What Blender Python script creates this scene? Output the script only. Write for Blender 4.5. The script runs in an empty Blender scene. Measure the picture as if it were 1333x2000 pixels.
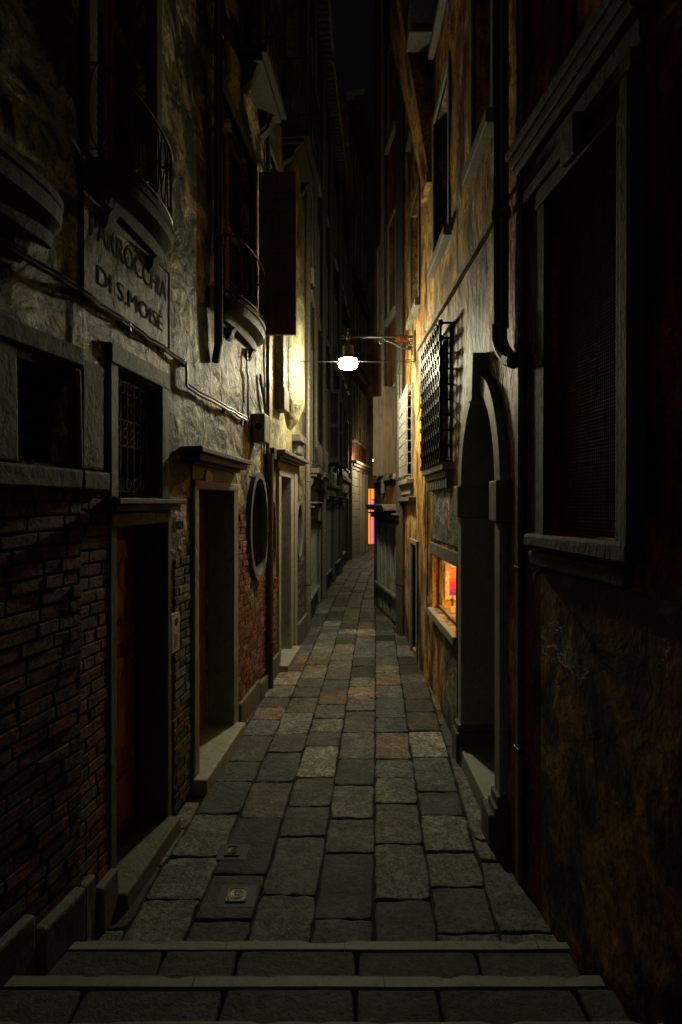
import bpy, math, random
from mathutils import Vector, noise
random.seed(7)
S = bpy.context.scene
# ------------------------------------------------------------------ camera
cam = bpy.data.objects.new('camera', bpy.data.cameras.new('camera'))
S.collection.objects.link(cam)
cam.location = (0, 0, 2.0); cam.rotation_euler = (math.radians(90), 0, 0)
cam.data.sensor_fit = 'HORIZONTAL'; cam.data.sensor_width = 36
cam.data.lens = 1150/1333*36; cam.data.shift_y = -15/1333
cam.data.clip_start = .02; cam.data.clip_end = 500
S.camera = cam
# ------------------------------------------------------------------ night sky
w = bpy.data.worlds.new('World'); S.world = w; w.use_nodes = True
wn = w.node_tree; bg = wn.nodes['Background']
sky = wn.nodes.new('ShaderNodeTexSky'); sky.sky_type = 'NISHITA'; sky.sun_disc = False
sky.sun_elevation = math.radians(-4); sky.sun_rotation = math.radians(200)
tint = wn.nodes.new('ShaderNodeMix'); tint.data_type = 'RGBA'; tint.inputs[0].default_value = .9
tint.inputs[7].default_value = (.30, .27, .26, 1)
wn.links.new(sky.outputs[0], tint.inputs[6]); wn.links.new(tint.outputs[2], bg.inputs[0])
bg.inputs[1].default_value = 0.006
S.view_settings.view_transform = 'Standard'; S.view_settings.look = 'None'
S.view_settings.exposure = 0.0; S.view_settings.gamma = 1
moon = bpy.data.objects.new('moon', bpy.data.lights.new('moon', 'SUN')); S.collection.objects.link(moon)  # soft fill added from behind the camera to lift the near stone and brick
moon.data.energy = .045; moon.data.angle = math.radians(55); moon.data.color = (1, .95, .84)
moon.rotation_euler = (math.radians(48), 0, math.radians(-4)); moon.location = (0, -4, 12)
LAMP_POWER = 600.0           # radiance of the street lamp's bowl
WARM_POWER = 5.0            # lit shop interiors
# ------------------------------------------------------------------ materials
def NT(name, rough=.8, spec=.3):
    m = bpy.data.materials.new(name); m.use_nodes = True
    t = m.node_tree; b = t.nodes['Principled BSDF']
    b.inputs['Roughness'].default_value = rough
    b.inputs['Specular IOR Level'].default_value = spec
    return m, t, b
def nd(t, kind, **k):
    n = t.nodes.new(kind)
    for a, v in k.items(): setattr(n, a, v)
    return n
def mixc(t, f, a, b, mode='MIX'):
    n = t.nodes.new('ShaderNodeMix'); n.data_type = 'RGBA'; n.blend_type = mode
    for i, v in ((0, f), (6, a), (7, b)):
        if hasattr(v, 'is_output'): t.links.new(v, n.inputs[i])
        elif isinstance(v, tuple): n.inputs[i].default_value = (*v[:3], 1)
        else: n.inputs[i].default_value = v
    return n.outputs[2]
def mth(t, op, a, b=0.0):
    n = t.nodes.new('ShaderNodeMath'); n.operation = op
    for i, v in ((0, a), (1, b)):
        if hasattr(v, 'is_output'): t.links.new(v, n.inputs[i])
        else: n.inputs[i].default_value = v
    return n.outputs[0]
def noi(t, vec, scale, detail=6, rough=.6, dist=0.0):
    n = t.nodes.new('ShaderNodeTexNoise'); n.inputs['Scale'].default_value = scale
    n.inputs['Detail'].default_value = detail; n.inputs['Roughness'].default_value = rough
    n.inputs['Distortion'].default_value = dist
    t.links.new(vec, n.inputs['Vector']); return n.outputs['Fac']
def ramp(t, f, lo, hi):
    n = t.nodes.new('ShaderNodeMapRange'); n.inputs[1].default_value = lo; n.inputs[2].default_value = hi
    t.links.new(f, n.inputs[0]); return n.outputs[0]
def pos(t, sc=(1, 1, 1), off=(0, 0, 0)):
    g = t.nodes.new('ShaderNodeTexCoord'); m = t.nodes.new('ShaderNodeMapping')
    m.inputs['Scale'].default_value = sc; m.inputs['Location'].default_value = off
    geo = t.nodes.new('ShaderNodeNewGeometry')
    t.links.new(geo.outputs['Position'], m.inputs['Vector']); return m.outputs[0]
def bump(t, b, h, strength=.8, dist=.02):
    n = t.nodes.new('ShaderNodeBump'); n.inputs['Strength'].default_value = strength
    n.inputs['Distance'].default_value = dist
    t.links.new(h, n.inputs['Height']); t.links.new(n.outputs[0], b.inputs['Normal'])
def plaster(name, c1, c2, stain, bare, seed=0, stain_lo=.42, stain_hi=.6, peel=.6, bumpd=.035, vs=(1, .62, .8), di=.7):
    m, t, b = NT(name, .6, .4)
    p = pos(t, (1, 1, 1), (seed, seed*.7, 0)); ps = pos(t, vs, (seed*1.3, 0, seed))
    big = noi(t, p, .9, 4, .55, .3); blot = noi(t, ps, 3.6, 6, .58, di)
    lump = noi(t, ps, 9, 3, .5, di*.6); run = noi(t, pos(t, (1, 1, .2), (0, seed, 0)), 5, 7, .66, .9)
    grain = noi(t, p, 60, 5, .75); mid = noi(t, p, 17, 8, .72, .8); pl = noi(t, p, 2.1, 9, .62, .4)
    edge = ramp(t, pl, peel, peel+.02)
    c = mixc(t, ramp(t, big, .42, .58), c1, c2)
    c = mixc(t, edge, c, bare)
    c = mixc(t, mth(t, 'MULTIPLY', ramp(t, lump, .47, .62), .55), c, tuple(min(1, x*1.7) for x in c1))
    c = mixc(t, ramp(t, blot, stain_lo, stain_hi), stain, c)
    c = mixc(t, mth(t, 'MULTIPLY', ramp(t, run, .55, .70), .6), c, stain)
    c = mixc(t, mth(t, 'MULTIPLY', ramp(t, mid, .52, .40), .8), c, tuple(x*1.4 for x in stain))
    gr = t.nodes.new('ShaderNodeCombineColor'); g = mth(t, 'ADD', mth(t, 'MULTIPLY', ramp(t, grain, .3, .7), .7), .55)
    for i in range(3): t.links.new(g, gr.inputs[i])
    c = mixc(t, 1.0, c, gr.outputs[0], 'MULTIPLY'); t.links.new(c, b.inputs['Base Color'])
    h = mth(t, 'ADD', mth(t, 'MULTIPLY', blot, .9), mth(t, 'MULTIPLY', lump, .8))
    h = mth(t, 'ADD', h, mth(t, 'MULTIPLY', mid, .16)); h = mth(t, 'ADD', h, mth(t, 'MULTIPLY', grain, .08))
    h = mth(t, 'SUBTRACT', h, mth(t, 'MULTIPLY', edge, .25))
    bump(t, b, h, 1.0, bumpd*1.6); return m
def stone(name, c1, c2, rough=.65, sc=1.0, bumpd=.012, seed=0.0):
    m, t, b = NT(name, rough, .4)
    p = pos(t, (sc, sc, sc*.7), (seed, 0, 0))
    a = noi(t, p, 3.5, 8, .65, .5); g = noi(t, p, 60, 6, .75); pit = noi(t, p, 22, 5, .6, .4)
    c = mixc(t, ramp(t, a, .38, .62), c1, c2)
    dark = tuple(x*.3 for x in c2)
    c = mixc(t, ramp(t, pit, .36, .47), dark, c)
    c = mixc(t, mth(t, 'MULTIPLY', ramp(t, g, .35, .65), .5), tuple(x*.5 for x in c1), c)
    t.links.new(c, b.inputs['Base Color'])
    h = mth(t, 'ADD', mth(t, 'MULTIPLY', a, .6), mth(t, 'MULTIPLY', pit, .5))
    h = mth(t, 'ADD', h, mth(t, 'MULTIPLY', g, .25)); bump(t, b, h, .8, bumpd); return m
def attrmat(name, rough, sc, bumpd, mul=1.0, pits=.35, spec=.4):
    m, t, b = NT(name, rough, spec)
    at = t.nodes.new('ShaderNodeAttribute'); at.attribute_name = 'tone'
    p = pos(t, (sc, sc, sc))
    a = noi(t, p, 5, 8, .72, .9); g = noi(t, p, 70, 6, .8); pit = noi(t, p, 30, 5, .65, .3)
    c = mixc(t, mth(t, 'MULTIPLY', ramp(t, a, .42, .6), .72), at.outputs['Color'], (.018, .017, .013))
    c = mixc(t, mth(t, 'MULTIPLY', mth(t, 'SUBTRACT', 1.0, ramp(t, pit, pits, pits+.1)), .75), c, (.008, .008, .006))
    blo = noi(t, pos(t, (1, 1, 1), (7, 3, 1)), 11, 6, .7, .5)
    c = mixc(t, mth(t, 'MULTIPLY', ramp(t, blo, .47, .60), .7), c, (.010, .010, .008))
    hi = mixc(t, 1.0, at.outputs['Color'], (1.9, 1.9, 1.85), 'MULTIPLY')
    c = mixc(t, mth(t, 'MULTIPLY', ramp(t, g, .5, .66), .65*mul/.9), c, hi)
    t.links.new(c, b.inputs['Base Color'])
    rr = mth(t, 'ADD', mth(t, 'MULTIPLY', a, .5), rough-.25); t.links.new(rr, b.inputs['Roughness'])
    h = mth(t, 'ADD', mth(t, 'MULTIPLY', a, .5), mth(t, 'MULTIPLY', g, .3))
    h = mth(t, 'ADD', h, mth(t, 'MULTIPLY', pit, .6)); bump(t, b, h, .9, bumpd); return m
def wood(name, c1, c2, rough=.5):
    m, t, b = NT(name, rough, .4)
    a = noi(t, pos(t, (1, 1, .08)), 40, 5, .6, .6); k = noi(t, pos(t), 5, 4, .6)
    c = mixc(t, ramp(t, a, .35, .65), c1, c2)
    c = mixc(t, mth(t, 'MULTIPLY', ramp(t, k, .5, .7), .6), c, tuple(x*.25 for x in c1))
    t.links.new(c, b.inputs['Base Color']); bump(t, b, a, .4, .004); return m
def metal(name, c, rough=.45, metallic=.7, sc=1.0):
    m, t, b = NT(name, rough, .5); b.inputs['Metallic'].default_value = metallic
    a = noi(t, pos(t, (sc, sc, sc)), 25, 6, .7)
    cc = mixc(t, ramp(t, a, .4, .65), c, (c[0]*.55+.02, c[1]*.4+.008, c[2]*.35))
    t.links.new(cc, b.inputs['Base Color'])
    t.links.new(mth(t, 'ADD', mth(t, 'MULTIPLY', a, .4), rough-.2), b.inputs['Roughness'])
    bump(t, b, a, .4, .003); return m
def emis(name, c, s):
    m, t, b = NT(name); b.inputs['Base Color'].default_value = (*c, 1)
    b.inputs['Emission Color'].default_value = (*c, 1); b.inputs['Emission Strength'].default_value = s; return m
def plain(name, c, rough=.6, spec=.3):
    m, t, b = NT(name, rough, spec)
    a = noi(t, pos(t), 30, 5, .7)
    t.links.new(mixc(t, ramp(t, a, .4, .65), c, tuple(x*.6 for x in c)), b.inputs['Base Color'])
    bump(t, b, a, .25, .003); return m
M = dict(
 plL1=plaster('weathered_olive_plaster', (.50,.45,.23), (.30,.25,.10), (.032,.028,.015), (.68,.63,.40), 1.0, .475, .54, .56, .042),
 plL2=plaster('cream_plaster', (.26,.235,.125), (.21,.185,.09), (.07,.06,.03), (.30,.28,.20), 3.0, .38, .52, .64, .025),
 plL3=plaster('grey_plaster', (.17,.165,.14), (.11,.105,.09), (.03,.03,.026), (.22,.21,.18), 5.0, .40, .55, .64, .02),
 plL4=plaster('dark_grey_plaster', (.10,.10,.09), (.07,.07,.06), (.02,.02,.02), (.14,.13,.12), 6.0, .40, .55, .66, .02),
 plL6=plaster('red_brown_plaster', (.30,.10,.05), (.24,.12,.06), (.06,.03,.02), (.33,.28,.2), 8.0, .38, .55, .66, .02),
 plR1=plaster('rust_red_plaster', (.52,.07,.010), (.36,.10,.02), (.035,.012,.006), (.34,.28,.15), 2.0, .40, .58, .60, .025, (1, 1.0, .5), .45),
 plR1b=plaster('ochre_brown_render', (.34,.17,.045), (.26,.09,.02), (.05,.02,.008), (.36,.29,.15), 2.6, .42, .56, .62, .010, (1, .9, .8), .6),
 plR2=plaster('ochre_plaster', (.60,.36,.11), (.38,.17,.04), (.060,.026,.009), (.50,.44,.29), 4.0, .41, .55, .60, .02, (1, .95, .5), .45),
 plR2g=plaster('grey_cement_patch', (.26,.24,.19), (.17,.155,.12), (.04,.037,.03), (.3,.28,.22), 4.5, .42, .58, .6, .03),
 plR3=plaster('orange_brown_plaster', (.26,.11,.035), (.20,.10,.04), (.045,.025,.012), (.25,.22,.17), 7.0, .40, .58, .62, .02, (1, 1, .3), .3),
 st=stone('istrian_stone', (.36,.34,.26), (.20,.185,.14)), dkst=stone('dark_stone', (.085,.08,.062), (.045,.042,.034), .8, 1.0, .02, 6.0),  # second stone is a darker tone for the balconies
 std=stone('grimy_stone', (.19,.178,.14), (.085,.08,.06), .7, 1.0, .02, 4.0),
 rough_st=stone('rough_hewn_stone', (.22,.20,.16), (.10,.09,.07), .8, .9, .05, 9.0),
 slab=stone('threshold_stone', (.44,.42,.34), (.28,.265,.205), .6, 1.0, .012, 2.0),
 nose=stone('pale_nosing_stone', (.25,.24,.20), (.15,.145,.12), .65, 1.0, .004, 3.0),
 brick=attrmat('old_brick', .85, 1.3, .02, .45, .38),
 pave=attrmat('trachyte_paving', .62, 1.0, .018, .9, .43, .32),
 mortar=plain('dark_mortar', (.055,.047,.036), .95), joint=plain('joint_dirt_and_strip', (.030,.027,.021), 1.0, .1),
 mortar2=plain('lime_mortar', (.10,.09,.07), .95),
 door1=wood('orange_walnut_wood', (.58,.22,.05), (.30,.10,.02), .45),
 door2=wood('red_painted_wood', (.17,.05,.025), (.09,.03,.014), .5),
 dark=plain('dark_paint', (.02,.02,.018), .6), door3=wood('dark_wood', (.05,.035,.025), (.03,.02,.015), .5),
 shut=wood('red_brown_shutter_wood', (.20,.065,.042), (.14,.045,.03), .5),
 shutd=wood('dark_shutter_wood', (.04,.02,.016), (.025,.014,.012), .6),
 shutp=wood('weathered_ochre_wood', (.15,.11,.06), (.09,.065,.035), .6),
 grey=wood('grey_painted_wood', (.20,.195,.16), (.12,.118,.1), .55),
 iron=metal('wrought_iron', (.035,.035,.035), .42), ironl=metal('galvanised_iron', (.38,.37,.33), .5, .3),
 lampi=metal('grey_green_lamp_iron', (.12,.13,.12), .45, .6),
 pipe=metal('dark_copper_pipe', (.085,.08,.07), .5, .4), pipeg=metal('grey_zinc_pipe', (.17,.165,.14), .5, .3),
 cable=plain('cable_rubber', (.03,.03,.028), .45, .5), cablel=plain('cable_grey', (.30,.29,.25), .5, .5),
 box=plain('grey_enamel', (.33,.31,.25), .5, .4), plate=plain('white_enamel', (.50,.48,.40), .4, .5),
 stw=stone('weathered_brown_stone', (.12,.11,.085), (.055,.05,.038), .75, 1.0, .025, 11.0), fadedblack=plain('faded_lettering', (.032,.03,.022), .9, .1), plsign=plaster('flaking_painted_panel', (.17,.155,.10), (.12,.105,.065), (.035,.032,.02), (.24,.215,.14), 9.0, .38, .56, .62, .015), black=plain('black_lettering', (.012,.012,.012), .6), paper=plain('paper', (.55,.53,.46), .8),
 ora=plain('orange_enamel', (.75,.16,.03), .5), curtain=wood('curtain_cloth', (.17,.165,.14), (.055,.052,.045), .9),
 glow=emis('lamp_bowl_glow', (1, .92, .62), LAMP_POWER), glow2=emis('far_lamp_bowl_glow', (1, .82, .5), LAMP_POWER*.55), roof=plain('terracotta', (.13,.05,.03), .9),
 orange=plain('orange_room_paint', (.95,.66,.16), .7), pink=plain('pale_pink_frame', (.85,.70,.55), .5),
 tubeem=emis('shop_light', (1, .70, .20), 100.0),
 doorem=emis('backlit_orange_panel', (1, .28, .015), 1.5), doorpu=emis('backlit_pink_panel', (.70, .20, .60), .8),
 statu=metal('bronze', (.10,.05,.02), .4, .8), bulb=emis('shop_bulb', (.75,.75,1), 7.0),
)
gm, gt, gb = NT('window_glass', .08, .5); gb.inputs['Base Color'].default_value = (.01, .011, .012, 1); M['glass'] = gm
cg, ct, cb = NT('clear_glass', .05, .4); cb.inputs['Transmission Weight'].default_value = 1; cb.inputs['IOR'].default_value = 1.15
cb.inputs['Base Color'].default_value = (.9,.9,.9,1); M['clear'] = cg
pm, pt_, pb = NT('flower_painting', .5); pp = pos(pt_)
a = noi(pt_, pp, 26, 6, .7, .5); sx = pt_.nodes.new('ShaderNodeSeparateXYZ'); pt_.links.new(pp, sx.inputs[0])
f = ramp(pt_, mth(pt_, 'ADD', sx.outputs['Z'], mth(pt_, 'MULTIPLY', a, .14)), 1.10, 1.38)
c = mixc(pt_, ramp(pt_, f, 0, .45), (.22,.02,.95), (.85,.02,.30)); c = mixc(pt_, ramp(pt_, f, .5, .75), c, (.85,.28,.02))
c = mixc(pt_, ramp(pt_, noi(pt_, pp, 60, 4, .6), .5, .6), c, (.25,.05,.05)); pt_.links.new(c, pb.inputs['Base Color']); M['art'] = pm
# ------------------------------------------------------------------ object helpers
def tag(o, label=None, cat=None, group=None, kind=None):
    if label: o['label'] = label
    if cat: o['category'] = cat
    if group: o['group'] = group
    if kind: o['kind'] = kind
    return o
def root(name, loc, label, cat, group=None):
    o = bpy.data.objects.new(name, None); S.collection.objects.link(o); o.location = loc
    o.empty_display_size = .1; return tag(o, label, cat, group)
def origin(o):
    v = Vector((0, 0, 0))
    while o: v += o.location; o = o.parent
    return v
class MB:
    def __init__(s): s.v = []; s.f = []; s.c = []; s.m = []
    def face(s, pts, col=(.5, .5, .5), mi=0):
        n = len(s.v); s.v += [Vector(p) for p in pts]; s.f.append(list(range(n, n+len(pts)))); s.c.append(col); s.m.append(mi)
    def mesh8(s, P, col=(.5, .5, .5), mi=0):
        n = len(s.v); s.v += [Vector(p) for p in P]
        for q in ((0,3,2,1), (4,5,6,7), (0,1,5,4), (1,2,6,5), (2,3,7,6), (3,0,4,7)):
            s.f.append([n+i for i in q]); s.c.append(col); s.m.append(mi)
    def box(s, x0, x1, y0, y1, z0, z1, col=(.5, .5, .5), mi=0):
        s.mesh8([(x0,y0,z0),(x1,y0,z0),(x1,y1,z0),(x0,y1,z0),(x0,y0,z1),(x1,y0,z1),(x1,y1,z1),(x0,y1,z1)], col, mi)
    def wbox(s, W, d0, d1, v0, v1, z0, z1, j=0, col=(.5,.5,.5), mi=0):
        r = lambda: random.uniform(-j, j) if j else 0
        P = [W.pt(d+r(), v+r(), z+r()) for z in (z0, z1) for d, v in ((d0,v0),(d1,v0),(d1,v1),(d0,v1))]
        s.mesh8(P, col, mi)
    def tube(s, pts, r, n=8, col=(.5,.5,.5), closed=False, mi=0):
        pts = [Vector(p) for p in pts]; rings = []; N = len(pts); base = len(s.v); prev = None
        for i, p in enumerate(pts):
            if closed: t = pts[(i+1) % N]-pts[i-1]
            else: t = (pts[min(i+1, N-1)]-pts[max(i-1, 0)])
            t.normalize()
            if prev is None:
                a = Vector((0, 0, 1)) if abs(t.z) < .9 else Vector((1, 0, 0))
                u = t.cross(a).normalized()
            else: u = (prev - t*prev.dot(t)).normalized()
            prev = u; b = t.cross(u)
            rr = r[i] if isinstance(r, (list, tuple)) else r
            for k in range(n):
                an = 2*math.pi*k/n; s.v.append(p+(u*math.cos(an)+b*math.sin(an))*rr)
        for i in range(N if closed else N-1):
            for k in range(n):
                a0 = base+i*n+k; a1 = base+i*n+(k+1) % n; i2 = (i+1) % N
                s.f.append([a0, a1, base+i2*n+(k+1) % n, base+i2*n+k]); s.c.append(col); s.m.append(mi)
        if not closed:
            s.f.append([base+k for k in range(n)][::-1]); s.f.append([base+(N-1)*n+k for k in range(n)])
            s.c += [col, col]; s.m += [mi, mi]
    def lathe(s, c, prof, n=24, mi=0):
        base = len(s.v)
        for (r, z) in prof:
            for k in range(n):
                a = 2*math.pi*k/n; s.v.append(Vector((c[0]+r*math.cos(a), c[1]+r*math.sin(a), c[2]+z)))
        for i in range(len(prof)-1):
            for k in range(n):
                s.f.append([base+i*n+k, base+i*n+(k+1) % n, base+(i+1)*n+(k+1) % n, base+(i+1)*n+k]); s.c.append((.5,)*3); s.m.append(mi)
    def build(s, name, mat, parent=None, bevel=0, smooth=False, label=None, kind=None):
        o0 = origin(parent) if parent else Vector((0, 0, 0)); loc = Vector((0, 0, 0))
        if not parent and s.v:
            xs = [v.x for v in s.v]; ys = [v.y for v in s.v]; zs = [v.z for v in s.v]
            loc = Vector(((min(xs)+max(xs))/2, (min(ys)+max(ys))/2, min(zs)))
        me = bpy.data.meshes.new(name); me.from_pydata([v-o0-loc for v in s.v], [], s.f)
        at = me.attributes.new('tone', 'FLOAT_COLOR', 'FACE')
        for i, c in enumerate(s.c): at.data[i].color = (*c[:3], 1)
        for mm in (mat if isinstance(mat, (list, tuple)) else [mat]): me.materials.append(M[mm] if isinstance(mm, str) else mm)
        for i, p in enumerate(me.polygons): p.material_index = s.m[i]; p.use_smooth = smooth
        o = bpy.data.objects.new(name, me); S.collection.objects.link(o); o.location = loc
        if parent: o.parent = parent
        import bmesh
        bm = bmesh.new(); bm.from_mesh(me)
        bmesh.ops.recalc_face_normals(bm, faces=bm.faces[:]) if not smooth else None
        bm.to_mesh(me); bm.free()
        if bevel:
            b = o.modifiers.new('bevel', 'BEVEL'); b.width = bevel; b.segments = 2; b.limit_method = 'ANGLE'
        if label: o['label'] = label
        if kind: o['kind'] = kind
        return o
class Wall:
    """a facade line: X = a + b*d ; v is the distance in front of it, towards the alley"""
    def __init__(s, x0, d0, x1, d1, side):
        s.b = (x1-x0)/(d1-d0); s.a = x0-s.b*d0; s.side = side
        L = math.hypot(1, s.b); s.n = Vector((side/L, -side*s.b/L, 0))
    def pt(s, d, v, z): return Vector((s.a+s.b*d, d, z))+s.n*v
LA = Wall(-1.184-.2*1.6, 1.0, -1.184, 2.6, 1)
LB = Wall(-1.184, 2.6, -.56, 9.27, 1)
L3 = Wall(-.56, 9.27, -.41, 12.8, 1); L4 = Wall(-.41, 12.8, -.05, 17.3, 1)
L5 = Wall(-.05, 17.3, .29, 21.5, 1); L6 = Wall(.29, 21.5, 1.09, 25.8, 1)
R1 = Wall(1.154, 1.0, .96, 3.2, -1); R2 = Wall(.97, 3.2, .97, 9.0, -1)
R3 = Wall(.97, 9.0, .656, 11.7, -1); R4 = Wall(.656, 11.7, 2.0, 24.0, -1)
def cuts(a, b, step, extra):
    n = max(1, round((b-a)/step)); c = [a+(b-a)*i/n for i in range(n+1)]
    for e in extra:
        if a < e < b and min(abs(e-x) for x in c) > 1e-4:
            c = [x for x in c if abs(x-e) > step*.3 or x in (a, b)]; c.append(e)
    for e in extra:
        if a < e < b and all(abs(e-x) > 1e-6 for x in c): c.append(e)
    return sorted(set(c))
def facade(W, d0, d1, z0, z1, holes, mat, parent, depth=.28, thick=3.0, step=.14, amp=.008, cavity=None, name='wall', top_only=False):
    mb = MB()
    ds = cuts(d0, d1, step, [h[0] for h in holes]+[h[1] for h in holes])
    zs = cuts(z0, z1, step*1.4, [h[2] for h in holes]+[h[3] for h in holes])
    def P(d, z):
        e = min(1, (d-d0)/.05, (d1-d)/.05)
        q = noise.noise(Vector((d*1.7, z*1.3, W.a*9)))*amp*1.6+noise.noise(Vector((d*5, z*3, W.a*5)))*amp*.8
        return W.pt(d, q*e if e > 0 else 0, z)
    idx = {}
    for i in range(len(ds)-1):
        for k in range(len(zs)-1):
            dm, zm = (ds[i]+ds[i+1])/2, (zs[k]+zs[k+1])/2
            if any(h[0] < dm < h[1] and h[2] < zm < h[3] for h in holes): continue
            q = []
            for (a_, b_) in ((i, k), (i+1, k), (i+1, k+1), (i, k+1)):
                if (a_, b_) not in idx: idx[(a_, b_)] = len(mb.v); mb.v.append(P(ds[a_], zs[b_]))
                q.append(idx[(a_, b_)])
            mb.f.append(q if W.side < 0 else q[::-1]); mb.c.append((.5,)*3); mb.m.append(0)
    for h in holes:
        a_, b_, c_, e_ = h[:4]
        for (x, y) in (((a_, c_), (b_, c_)), ((b_, c_), (b_, e_)), ((b_, e_), (a_, e_)), ((a_, e_), (a_, c_))):
            mb.face([W.pt(x[0], 0, x[1]), W.pt(y[0], 0, y[1]), W.pt(y[0], -depth, y[1]), W.pt(x[0], -depth, x[1])])
    for e in (d0, d1): mb.face([W.pt(e, 0, z0), W.pt(e, 0, z1), W.pt(e, -depth, z1), W.pt(e, -depth, z0)])
    mb.face([W.pt(d0, 0, z1), W.pt(d1, 0, z1), W.pt(d1, -depth, z1), W.pt(d0, -depth, z1)])
    if cavity:
        a_, b_, c_, e_, back = cavity
        for q in ((d0, a_, z0, z1), (b_, d1, z0, z1)): mb.wbox(W, q[0], q[1], -thick, -depth, q[2], q[3])
        mb.wbox(W, a_, b_, -thick, -depth, z0, c_); mb.wbox(W, a_, b_, -thick, -depth, e_, z1)
        mb.wbox(W, a_, b_, -thick, -back, c_, e_)
    else: mb.wbox(W, d0, d1, -thick, -depth, z0, z1)
    o = mb.build(name, mat, parent, smooth=False)
    return o
SPLIT = {'jamb', 'base', 'capital', 'pilaster', 'corbel', 'cement_patch', 'side_panel', 'plinth', 'string_course', 'door_panel', 'post', 'stall_panel', 'rafter_end', 'clip'}
def bx(W, name, mat, parent, *boxes, bevel=.006, j=0, label=None, smooth=False):
    if name in SPLIT and len(boxes) > 1:
        for b in boxes: o = bx(W, name, mat, parent, b, bevel=bevel, j=j, label=label)
        return o
    mb = MB()
    for b in boxes: mb.wbox(W, *b, j=j)
    return mb.build(name, mat, parent, bevel=bevel, label=label)
def bricks(W, d0, d1, z0, z1, parent, pal, v=.0, bl=.205, bh=.061, keep=None, wob=.012, name='brickwork', th=.022, mort='mortar'):
    mb = MB(); z = z0; row = 0
    while z < z1-.02:
        d = d0-(bl*.5 if row % 2 else 0)-random.uniform(0, .05)
        while d < d1:
            L = random.choice([bl, bl, bl*.55])*random.uniform(.85, 1.1)
            a, b = max(d, d0), min(d+L-.009, d1)
            if b-a > .03 and (keep is None or keep((a+b)/2, z+bh/2)):
                w = lambda dd, zz: zz+noise.noise(Vector((dd*2.2, zz*2, 3)))*wob
                p = v+th*random.uniform(.82, 1.05); col = random.choice(pal); k = random.uniform(.75, 1.2)
                col = tuple(c*k for c in col); r = lambda: random.uniform(-.0022, .0022)
                zz0, zz1 = z+.004, z+bh-.004
                P = []
                for zz in (zz0, zz1):
                    for (dd, vv) in ((a, v-.02), (b, v-.02), (b, p), (a, p)):
                        P.append(W.pt(dd+r(), vv+(r() if vv > v else 0), w(dd, zz)+r()))
                mb.mesh8(P, col)
            d += L
        z += bh; row += 1
    if keep is None: bx(W, 'mortar_bed', mort, parent, (d0, d1, -.02, v+th*.68, z0, z1), bevel=0)
    o = mb.build(name, ['brick'], parent, bevel=.006)
    return o
def grille(W, parent, d0, d1, z0, z1, v, nd_, nz_, r=.006, side=True, mat='iron', knots=False, name='grille', vb=0):
    mb = MB()
    for i in range(nd_+1):
        d = d0+(d1-d0)*i/nd_; mb.tube([W.pt(d, v, z0), W.pt(d, v, z1)], r, 6)
    for k in range(nz_+1):
        z = z0+(z1-z0)*k/nz_; mb.tube([W.pt(d0, v+.001, z), W.pt(d1, v+.001, z)], r, 6)
        if side:
            for d in (d0, d1): mb.tube([W.pt(d, vb-.02, z), W.pt(d, v, z)], r, 6)
        if knots:
            for i in range(nd_+1):
                d = d0+(d1-d0)*i/nd_; mb.wbox(W, d-r*1.8, d+r*1.8, v-r*1.8, v+r*1.8, z-r*2.2, z+r*2.2)
    return mb.build(name, mat, parent)
def window(W, house, d0, d1, z0, z1, fw=.09, mat='st', glass='glass', shut=None, sill=True, pv=.02, rec=.14, lab=None, open_=None):
    """stone surround, sash and panes; holes are cut by the facade"""
    g = MB(); g.wbox(W, d0, d1, -rec-.02, -rec, z0, z1)
    o = g.build('window', glass, house, label=lab)
    s = MB(); t = .03; n = max(1, round((z1-z0)/.45))
    for (a, b) in ((d0, d0+t), (d1-t, d1), ((d0+d1)/2-t/2, (d0+d1)/2+t/2)): s.wbox(W, a, b, -rec+.001, -rec+.03, z0, z1)
    for k in range(n+1):
        z = z0+(z1-z0)*k/n; s.wbox(W, d0+t, d1-t, -rec+.003, -rec+.026, max(z0, z-t/2), min(z1, z+t/2))
    s.build('sash', 'shutd', o, bevel=.003)
    if fw:
        bx(W, 'frame', mat, o, (d0-fw, d0, -.02, pv, z0, z1), (d1, d1+fw, -.02, pv, z0, z1), (d0-fw, d1+fw, -.02, pv+.002, z1, z1+fw), bevel=.005)
    if sill: bx(W, 'sill', mat, o, (d0-fw-.03, d1+fw+.03, -.1, pv+.05, z0-.09, z0-.001), bevel=.008)
    return o
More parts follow.
